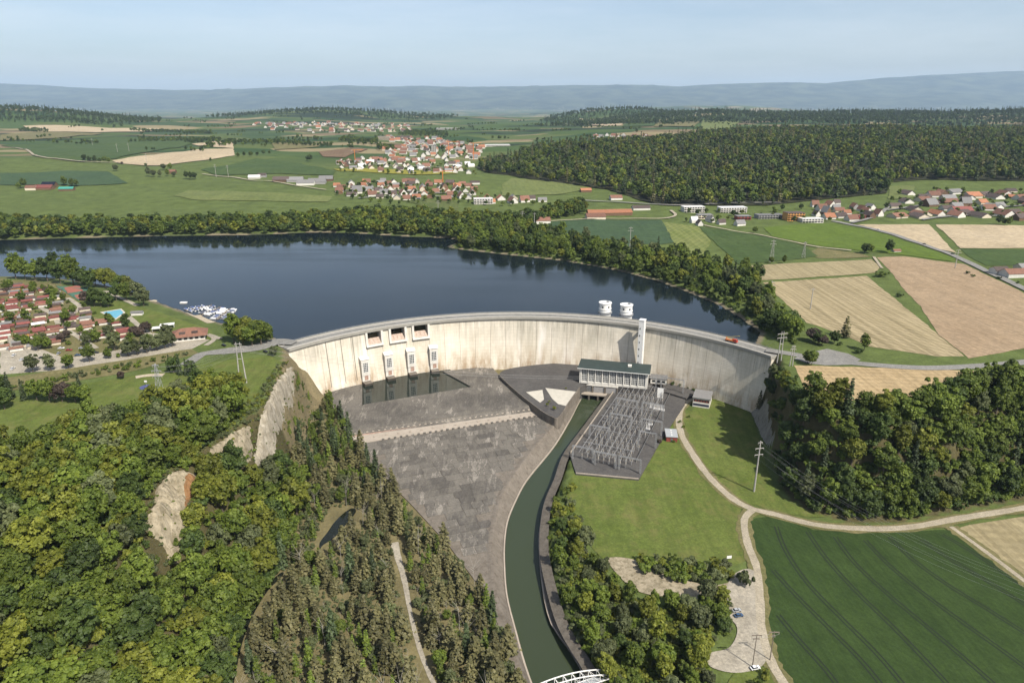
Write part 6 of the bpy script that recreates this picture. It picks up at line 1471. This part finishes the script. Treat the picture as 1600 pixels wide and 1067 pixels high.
for q in range(6): MB().box((-10 + q * 4, -7.55, 2.0), (2.4, .14, 1.8)).build('window', 'glass_dark', rest)
for px, py, rz, w_ in ((250, 517, .3, 'left'), (262, 512, .4, 'right')):
    g = G([(px, py)])[0]; q = empty('terrace_tent', f'white terrace awning beside the restaurant, {w_} one', 'awning', (g[0], g[1], g[2]), rz)
    MB().box((0, 0, 3.0), (11, 6, .3)).build('canopy', 'white_paint', q)
    for a in (-5, 5):
        for b in (-2.6, 2.6): MB().bar((a, b, 0), (a, b, 3), .16).build('post', 'white_paint', q)
P = GP([(161, 488.5), (188, 484), (193, 489), (181, 498)]); 
drape('swimming_pool', P, 'pool_blue', .32, 30, 'bright blue swimming pool on the camp lawn'); drape('pool_deck', [(p[0] + (p[0] - sum(q[0] for q in P) / 4) * .25, p[1] + (p[1] - sum(q[1] for q in P) / 4) * .25) for p in P], 'pale_tiles', .26, 30, 'pale paving around the swimming pool')
g = G([(215, 492)])[0]; house('shed', 9, 5, 3, .8, 'white_wall', 'roof_grey', (g[0], g[1], g[2]), .2, 'pool_house', 'small white pool house beside the swimming pool', 'pool house', None)
P = GP([(88, 448), (112, 440), (137, 452), (140, 466), (122, 470)]); drape('tennis_court', P, 'court_green', .3, 30, 'green tennis court surface by the grove')
for P_, w_ in (([(100, 450), (124, 446), (130, 455), (106, 459)], 'rear'), ([(116, 462), (130, 459), (133, 465), (121, 468)], 'front')): drape('tennis_court', GP(P_), 'court_red', .4, 30, f'red playing area of the tennis court, {w_} one')
fc = empty('court_fence', 'green mesh fence posts around the tennis court', 'fence', (0, 0, 0))
Q = [G([p])[0] for p in [(88, 448), (112, 440), (137, 452), (140, 466), (122, 470)]]
for a, b in zip(Q, Q[1:] + Q[:1]):
    for k in range(6): p = a + (b - a) * k / 6; MB().bar((p[0], p[1], p[2]), (p[0], p[1], p[2] + 3.4), .14).build('post', 'court_green', fc)
    for zz in (1.2, 2.4, 3.4): MB().bar((a[0], a[1], a[2] + zz), (b[0], b[1], b[2] + zz), .07).build('rail', 'court_green', fc)
for px, py, lb in ((229, 605, 'round blue play surface on the lawn, upper one'), (229, 633, 'round blue play surface on the lawn, lower one')):
    g = G([(px, py)])[0]; tag(MB().lathe([(4.2, 0), (4.2, .3)], 24).build('play_disc', 'court_blue', None, (g[0], g[1], g[2])), lb, 'play area')
g = G([(229, 603)])[0]; hp_ = empty('basketball_hoop', 'small basketball hoop standing on the blue play surface', 'hoop', (g[0], g[1], g[2])); MB().bar((0, 0, 0), (0, 0, 3.4), .16).build('post', 'steel', hp_); MB().box((0, -.2, 3.4), (1.8, .1, 1.2)).build('board', 'white_paint', hp_)
strip('sand_pit', gl([(212, 590), (230, 587), (256, 586)]), 5, 'sand', .3, 'pale sand strip beside the play area')
hull = MB(); sec = [(-3, 1.0, .9), (-1, 1.15, .9), (1.2, .95, 1.0), (2.6, .45, 1.15), (3.3, .05, 1.25)]
for (xa, wa, za), (xb, wb, zb) in zip(sec[:-1], sec[1:]):
    for s in (-1, 1): hull.poly([(xa, s * wa * .6, 0), (xb, s * wb * .6, 0), (xb, s * wb, zb), (xa, s * wa, za)][::s])
    hull.poly([(xa, -wa, za), (xb, -wb, zb), (xb, wb, zb), (xa, wa, za)])
hull.poly([(-3, -1, .9), (-3, 1, .9), (-3, .6, 0), (-3, -.6, 0)]); hull_me = hull.mesh('hull', 'boat_white')
def bcov(mat, hh):
    c = MB(); c.v += [(-2.8, -.9, .92), (1.4, -.8, 1.0), (1.4, .8, 1.0), (-2.8, .9, .92), (-2.4, -.6, .92 + hh), (.5, -.55, .95 + hh), (.5, .55, .95 + hh), (-2.4, .6, .92 + hh)]
    for f in ((4, 5, 6, 7), (0, 1, 5, 4), (1, 2, 6, 5), (2, 3, 7, 6), (3, 0, 4, 7)): c.f.append(f); c.m.append(0)
    return c.mesh('cover', mat)
covs = [(bcov('boat_cover', .6), 'dark covered'), (bcov('boat_white', .9), 'white cabin'), (bcov('navy_paint', .4), 'navy covered'), (bcov('blue_paint', .5), 'blue covered')]
M0, M1, M2 = [Vector(U(*p, LAKE)) for p in ((300, 493), (352, 503), (366, 484))]
M3 = Vector(U(280, 483, LAKE)); M4 = Vector(U(328, 475.5, LAKE)); nbt = 0
jn = 3
for k in range(jn):
    u = (k + .5) / jn; a = M3.lerp(M1, u); b = M4.lerp(M2, u); dd = (b - a).normalized(); pp = Vector((-dd.y, dd.x)); Lj = (b - a).length
    jt = empty('jetty', f'floating wooden jetty of the marina, {["first", "second", "third", "fourth"][k]} from the beach', 'jetty', (a.x, a.y, LAKE), math.atan2(dd.y, dd.x))
    for q in range(int(Lj / 3)): MB().box((q * 3 + 1.5, 0, .3), (2.9, 1.5, .3)).build('deck_panel', 'wood_deck', jt)
    for q in range(int(Lj / 12) + 1): MB().tube((q * 12, .9, -2), (q * 12, .9, 1.8), .14, n=6).build('pile', 'pole_wood', jt)
    for i in range(int(Lj / 3.1)):
        for s in (-1, 1):
            if random.random() < .12: continue
            p = a + dd * (i * 3.1 + 2) + pp * s * 4.4; cm, cw = random.choice(covs); sc = random.uniform(.8, 1.15)
            e = empty('motorboat', f'{cw} motorboat moored at the {["first", "second", "third", "fourth"][k]} jetty of the marina', 'boat', (p.x, p.y, LAKE - .2), math.atan2(pp.y * s, pp.x * s) + (math.pi if random.random() < .4 else 0) + random.uniform(-.1, .1), 'boats of the marina')
            link('hull', hull_me, e); link('cover', cm, e); e.scale = (sc, sc * 1.05, sc); nbt += 1
print('boats', nbt)
p = U(287, 473.5, LAKE); tag(MB().box((0, 0, .4), (6, 3, .8)).box((0, 0, .9), (6.2, 3.2, .15)).build('bathing_raft', 'white_paint', None, (p[0], p[1], LAKE)), 'white bathing raft floating off the beach', 'raft')

# ------------------------------------------------------------------ villages
random.seed(31)
FARH = MB()
def far_village(px, spacing, n, size, seed):
    for x, y in copse(GP(px), spacing, n, seed=seed):
        w_ = random.uniform(*size); d_ = w_ * random.uniform(.62, .85); a, b = gable(w_, d_, random.uniform(3.5, 6), d_ * .5); M_ = Matrix.Translation((x, y, h1(x, y) - .2)) @ Matrix.Rotation(random.uniform(-.3, .3) + random.choice((0, 1.57)), 4, 'Z')
        for q, mi in ((a, random.choice((0, 0, 0, 1))), (b, random.choice((2, 3, 3, 4, 5)))):
            o_ = len(FARH.v); FARH.v += [tuple(M_ @ Vector(v)) for v in q.v]; FARH.f += [tuple(i + o_ for i in f) for f in q.f]; FARH.m += [mi] * len(q.f)
def village(px, spacing, n, place, group, roofs, walls, size=(10, 15), parts=True, seed=0, ang=.2, name='house'):
    for x, y in copse(GP(px), spacing, n, seed=seed):
        rf, wl = pick(roofs), pick(walls); w_ = random.uniform(*size); d_ = w_ * random.uniform(.62, .85); big = 'large ' if w_ > size[0] + (size[1] - size[0]) * .7 else ('small ' if w_ < size[0] + (size[1] - size[0]) * .3 else '')
        house('house' if parts else 'farhouse', w_, d_, random.uniform(3.4, 5), d_ * .46, wl, rf, (x, y, h1(x, y) - .2), ang + random.choice((0, math.pi / 2)) + random.uniform(-.2, .2), name, f'{big}{WN[wl]} house with {RN[rf]} roof {place}', 'house', group, parts)
R1_ = {'roof_orange': 3, 'roof_brown': 4, 'roof_dark': 2, 'roof_grey': 2}; R2_ = {'roof_white': 2, 'roof_grey': 3, 'roof_dark': 2, 'roof_brown': 3, 'roof_orange': 1.5}; WL = {'white_wall': 6, 'cream_wall': 2, 'grey_wall': .6, 'wood_wall': .5}
village([(522, 292), (560, 286), (640, 284), (735, 288), (745, 300), (730, 312), (690, 314), (620, 313), (560, 308), (524, 304)], 21, 70, 'in the village above the lake', 'houses of the near village', R1_, WL, (12, 19), seed=31)
village([(730, 308), (780, 312), (845, 312), (850, 318), (780, 320), (735, 318)], 22, 10, 'in the row right of the near village', 'houses right of the near village', R1_, WL, (14, 20), seed=32)
village([(526, 252), (600, 247), (660, 248), (735, 258), (740, 272), (640, 272), (560, 268), (528, 264)], 24, 85, 'in the village behind the yellow strip', 'houses of the middle village', R2_, WL, (13, 20), seed=33)
far_village([(600, 236), (640, 225), (700, 222), (760, 230), (748, 250), (690, 248), (610, 246)], 34, 105, (15, 24), 34)
far_village([(600, 214), (690, 216), (730, 226), (650, 226), (610, 222)], 45, 45, (16, 26), 35)
far_village([(392, 193), (470, 190), (640, 195), (650, 206), (560, 208), (400, 202)], 60, 120, (18, 30), 36)
far_village([(925, 212), (1010, 214), (1018, 221), (930, 220)], 45, 48, (18, 28), 37)
village([(1385, 322), (1400, 302), (1500, 300), (1600, 300), (1700, 300), (1700, 345), (1600, 346), (1500, 344), (1400, 340)], 26, 62, 'in the hamlet at the right edge', 'houses of the right hamlet', {'roof_brown': 5, 'roof_dark': 5, 'roof_orange': .8, 'roof_grey': 1}, {'white_wall': 3, 'cream_wall': 3, 'wood_wall': 2}, (18, 30), seed=38)
village([(1262, 322), (1300, 318), (1370, 328), (1372, 342), (1330, 345), (1270, 340)], 24, 20, 'near the road junction', 'houses near the road junction', R1_, WL, (12, 18), seed=39)
village([(1062, 345), (1160, 348), (1170, 353), (1080, 352)], 20, 12, 'in the low row below the modern blocks', 'low row below the modern blocks', {'roof_grey': 3, 'roof_dark': 2, 'roof_white': 2}, {'white_wall': 1}, (11, 15), seed=40)
tag(FARH.build('distant_houses', ['white_wall', 'cream_wall', 'roof_orange', 'roof_brown', 'roof_dark', 'roof_grey']), 'crowd of small houses in the distant villages', kind='stuff')
def block(px, py, w_, d_, storeys, wall, roof, label, rz=.1):
    g = G([(px, py)])[0]; e = empty('apartment_block', label, 'building', (g[0], g[1], g[2] - .3), rz); H_ = storeys * 3.1
    MB().box((0, 0, H_ / 2), (w_, d_, H_)).build('wall', wall, e); MB().box((0, 0, H_ + .2), (w_ + .8, d_ + .8, .4)).build('roof', roof, e)
    for s in range(storeys):
        n = max(3, int(w_ / 4.5))
        for i in range(n): MB().box((-w_ / 2 + w_ * (i + .5) / n, -d_ / 2 - .05, 1.7 + s * 3.1), (w_ / n * .66, .14, 1.6)).build('window', 'glass_dark', e)
        MB().box((0, -d_ / 2 - .7, .25 + s * 3.1), (w_ * .96, 1.3, .2)).build('balcony', wall, e)
for a in ((1082, 331, 36, 18, 3, 'white_wall', 'roof_white', 'white modern apartment block nearest the dark forest road, left one'), (1143, 332, 46, 18, 3, 'white_wall', 'roof_white', 'long white apartment block with glazed balconies right of the first'), (1100, 341, 24, 14, 2, 'cream_wall', 'roof_grey', 'cream building between the two white blocks'), (1201, 341, 42, 18, 2, 'grey_wall', 'roof_grey', 'long grey low building beside the orange house'),
          (1239, 344, 28, 18, 4, 'ochre_wall', 'roof_dark', 'orange four-storey building by the road'), (1266, 347, 34, 16, 2, 'white_wall', 'roof_white', 'white low workshop right of the orange building'), (1160, 343, 22, 14, 2, 'red_wall', 'roof_grey', 'dark red building left of the long grey one'), (1339, 342, 22, 12, 2, 'red_wall', 'roof_brown', 'red house by the road junction'),
          (755, 318, 34, 18, 3, 'white_wall', 'roof_white', 'white terraced block at the shore end of the near village'), (600, 219, 50, 26, 5, 'cream_wall', 'roof_grey', 'tall cream block on the slope above the village'), (700, 203, 130, 30, 3, 'white_wall', 'roof_white', 'long white works building in the far valley'), (770, 229, 120, 40, 2, 'white_wall', 'roof_white', 'long pale hall behind the old village'), (678, 242, 16, 16, 9, 'white_wall', 'roof_dark', 'white church tower in the old village')):
    block(*a)
for px, py, w_, d_, wl, rf, lb in ((952, 336, 74, 16, 'wood_wall', 'roof_orange', 'long barn with bright orange roof above the blue green field'), (930, 342, 30, 18, 'cream_wall', 'roof_brown', 'brown roofed farmhouse below the long barn'), (848, 349, 22, 14, 'white_wall', 'roof_brown', 'white house alone at the wooded shore'), (962, 312, 22, 16, 'white_wall', 'roof_brown', 'white house under the forest edge'), (1001, 328, 30, 14, 'white_wall', 'roof_dark', 'white house beside the road to the forest'), (915, 300, 22, 14, 'wood_wall', 'roof_orange', 'orange roofed house at the meadow corner'),
                           (742, 288, 20, 12, 'white_wall', 'roof_dark', 'dark roofed house above the light meadow'), (70, 296, 34, 20, 'wood_wall', 'roof_red', 'red roofed farm building in the left fields'), (78, 292, 26, 16, 'wood_wall', 'solar', 'farm barn with dark solar roof'), (105, 298, 28, 12, 'wood_wall', 'roof_turquoise', 'farm shed with turquoise roof'), (50, 297, 20, 14, 'cream_wall', 'roof_brown', 'small brown roofed house beside the farm'), (268, 271, 20, 14, 'wood_wall', 'roof_brown', 'farmhouse hidden among trees in the fields'), (62, 361, 7, 6, 'white_wall', 'roof_white', 'tiny white hut on the far shore at left'),
                           (398, 279, 26, 14, 'white_wall', 'roof_white', 'white low hall at the lane end'), (410, 277, 18, 12, 'grey_wall', 'roof_dark', 'small dark roofed shed at the lane end'), (440, 284, 34, 20, 'wood_wall', 'roof_dark', 'brown shed of the works yard, left end'), (462, 284, 34, 22, 'grey_wall', 'roof_grey', 'grey roofed hall in the works yard'), (478, 289, 36, 20, 'white_wall', 'roof_grey', 'white hall with grey roof at the front of the works yard'), (496, 287, 36, 24, 'grey_wall', 'roof_grey', 'big grey hall in the middle of the works yard'), (510, 283, 30, 20, 'wood_wall', 'roof_grey', 'timber hall at the right end of the works yard'),
                           (1500, 333, 34, 18, 'white_wall', 'roof_red', 'large red roofed house in the hamlet'), (1583, 432, 24, 14, 'white_wall', 'roof_brown', 'white house with brown roof by the road at the right edge'), (1560, 428, 16, 11, 'white_wall', 'roof_dark', 'smaller dark roofed house by the road at the right edge'), (1400, 394, 9, 6, 'white_wall', 'roof_brown', 'little hut under the trees above the bare field'), (1600, 422, 18, 12, 'cream_wall', 'roof_grey', 'grey roofed house cut by the right edge')):
    g = G([(px, py)])[0]; house(lb, w_, d_, 5.0 if w_ > 12 else 2.6, d_ * .28, wl, rf, (g[0], g[1], g[2] - .2), .12, 'house' if 'house' in lb else ('hut' if 'hut' in lb else 'shed'), lb, 'building', None)
for px, py, h in ((555, 254, 34), (701, 243, 40), (740, 250, 46), (692, 287, 26)):
    g = G([(px, py)])[0]; e = empty('tower_crane', {555: 'orange tower crane over the new houses at the village edge', 701: 'orange tower crane in the old village, left one', 740: 'orange tower crane in the old village, right one', 692: 'small orange crane in the near village'}[px], 'crane', tuple(g), .5)
    MB().bar((0, 0, 0), (0, 0, h), 1.3).build('mast', 'orange_paint', e); MB().bar((-9, 0, h), (26, 0, h), .9).build('jib', 'orange_paint', e); MB().box((-8, 0, h - 1), (3, 1.6, 2)).build('counterweight', 'sill_pale', e)
# streets between the houses
for px in ([(525, 300), (580, 297), (650, 301), (735, 305)], [(560, 311), (640, 307), (700, 309)], [(640, 285), (650, 300), (655, 312)], [(530, 258), (600, 259), (680, 262), (735, 268)]):
    strip('street', gl(px), 7, 'asphalt', 2.2, 'grey village street between the houses above the lake')['group'] = 'village streets'
for px in ([(1385, 330), (1450, 322), (1520, 326), (1600, 322)], [(1330, 350), (1370, 338), (1390, 322)], [(1440, 345), (1500, 338), (1600, 340)]):
    strip('street', gl(px), 7, 'asphalt', 2.2, 'grey street of the hamlet at the right')['group'] = 'hamlet streets'
# garden trees between the houses
random.seed(41)
for pxs, n, place, grp in (([(522, 296), (560, 288), (745, 292), (745, 318), (600, 322), (524, 308)], 110, 'between the houses of the near village', 'garden trees of the near village'), ([(526, 254), (735, 258), (745, 275), (530, 270)], 90, 'between the houses of the middle village', 'garden trees of the middle village'), ([(1380, 325), (1400, 300), (1640, 300), (1640, 348), (1400, 344)], 75, 'between the houses of the right hamlet', 'garden trees of the right hamlet'), ([(1050, 330), (1360, 326), (1370, 348), (1060, 350)], 30, 'between the modern houses before the forest', 'garden trees before the forest'), ([(745, 300), (850, 318), (920, 318), (900, 330), (760, 322)], 22, 'around the houses above the shore', 'garden trees above the shore'), ([(600, 236), (700, 222), (760, 232), (748, 252), (610, 248)], 50, 'between the houses of the old village', 'garden trees of the old village')):
    for x, y in copse(GP(pxs), 16, n, seed=n):
        tree(pick({'far_green': 3, 'far_dark': 3, 'far_yellow': 1}), x, y, random.uniform(.5, .95), place, grp, name='garden_tree')

# labels: where several things would share one, say which by its row and order in the picture
from collections import defaultdict
byl = defaultdict(list)
for o in COL.objects:
    if o.parent is None and o.get('category') and 'label' in o: byl[o['label']].append(o)
ORD = ['leftmost', 'second from left', 'third from left', 'fourth from left', 'fifth from left', 'sixth from left', 'seventh from left', 'eighth from left']
ROWS = ['nearest', 'second', 'third', 'fourth', 'fifth', 'sixth', 'seventh', 'eighth']
for lb, os_ in byl.items():
    if len(os_) < 2 or len(os_) > 64: continue
    rows = [os_]
    if len(os_) > 8:
        os_.sort(key=lambda o: o.location.y); k = -(-len(os_) // 8); q = -(-len(os_) // k); rows = [os_[i * q:(i + 1) * q] for i in range(k)]
    for r, row in enumerate(rows):
        row.sort(key=lambda o: PR(*o.location)[0])
        for i, o in enumerate(row):
            w = 'rightmost' if i == len(row) - 1 else ORD[i]
            if len(rows) > 1: w += f' in {ROWS[r]} row'
            new = lb + ', ' + w
            if len(new.split()) > 16: new = new.replace(' the ', ' ')
            if len(new.split()) <= 16: o['label'] = new
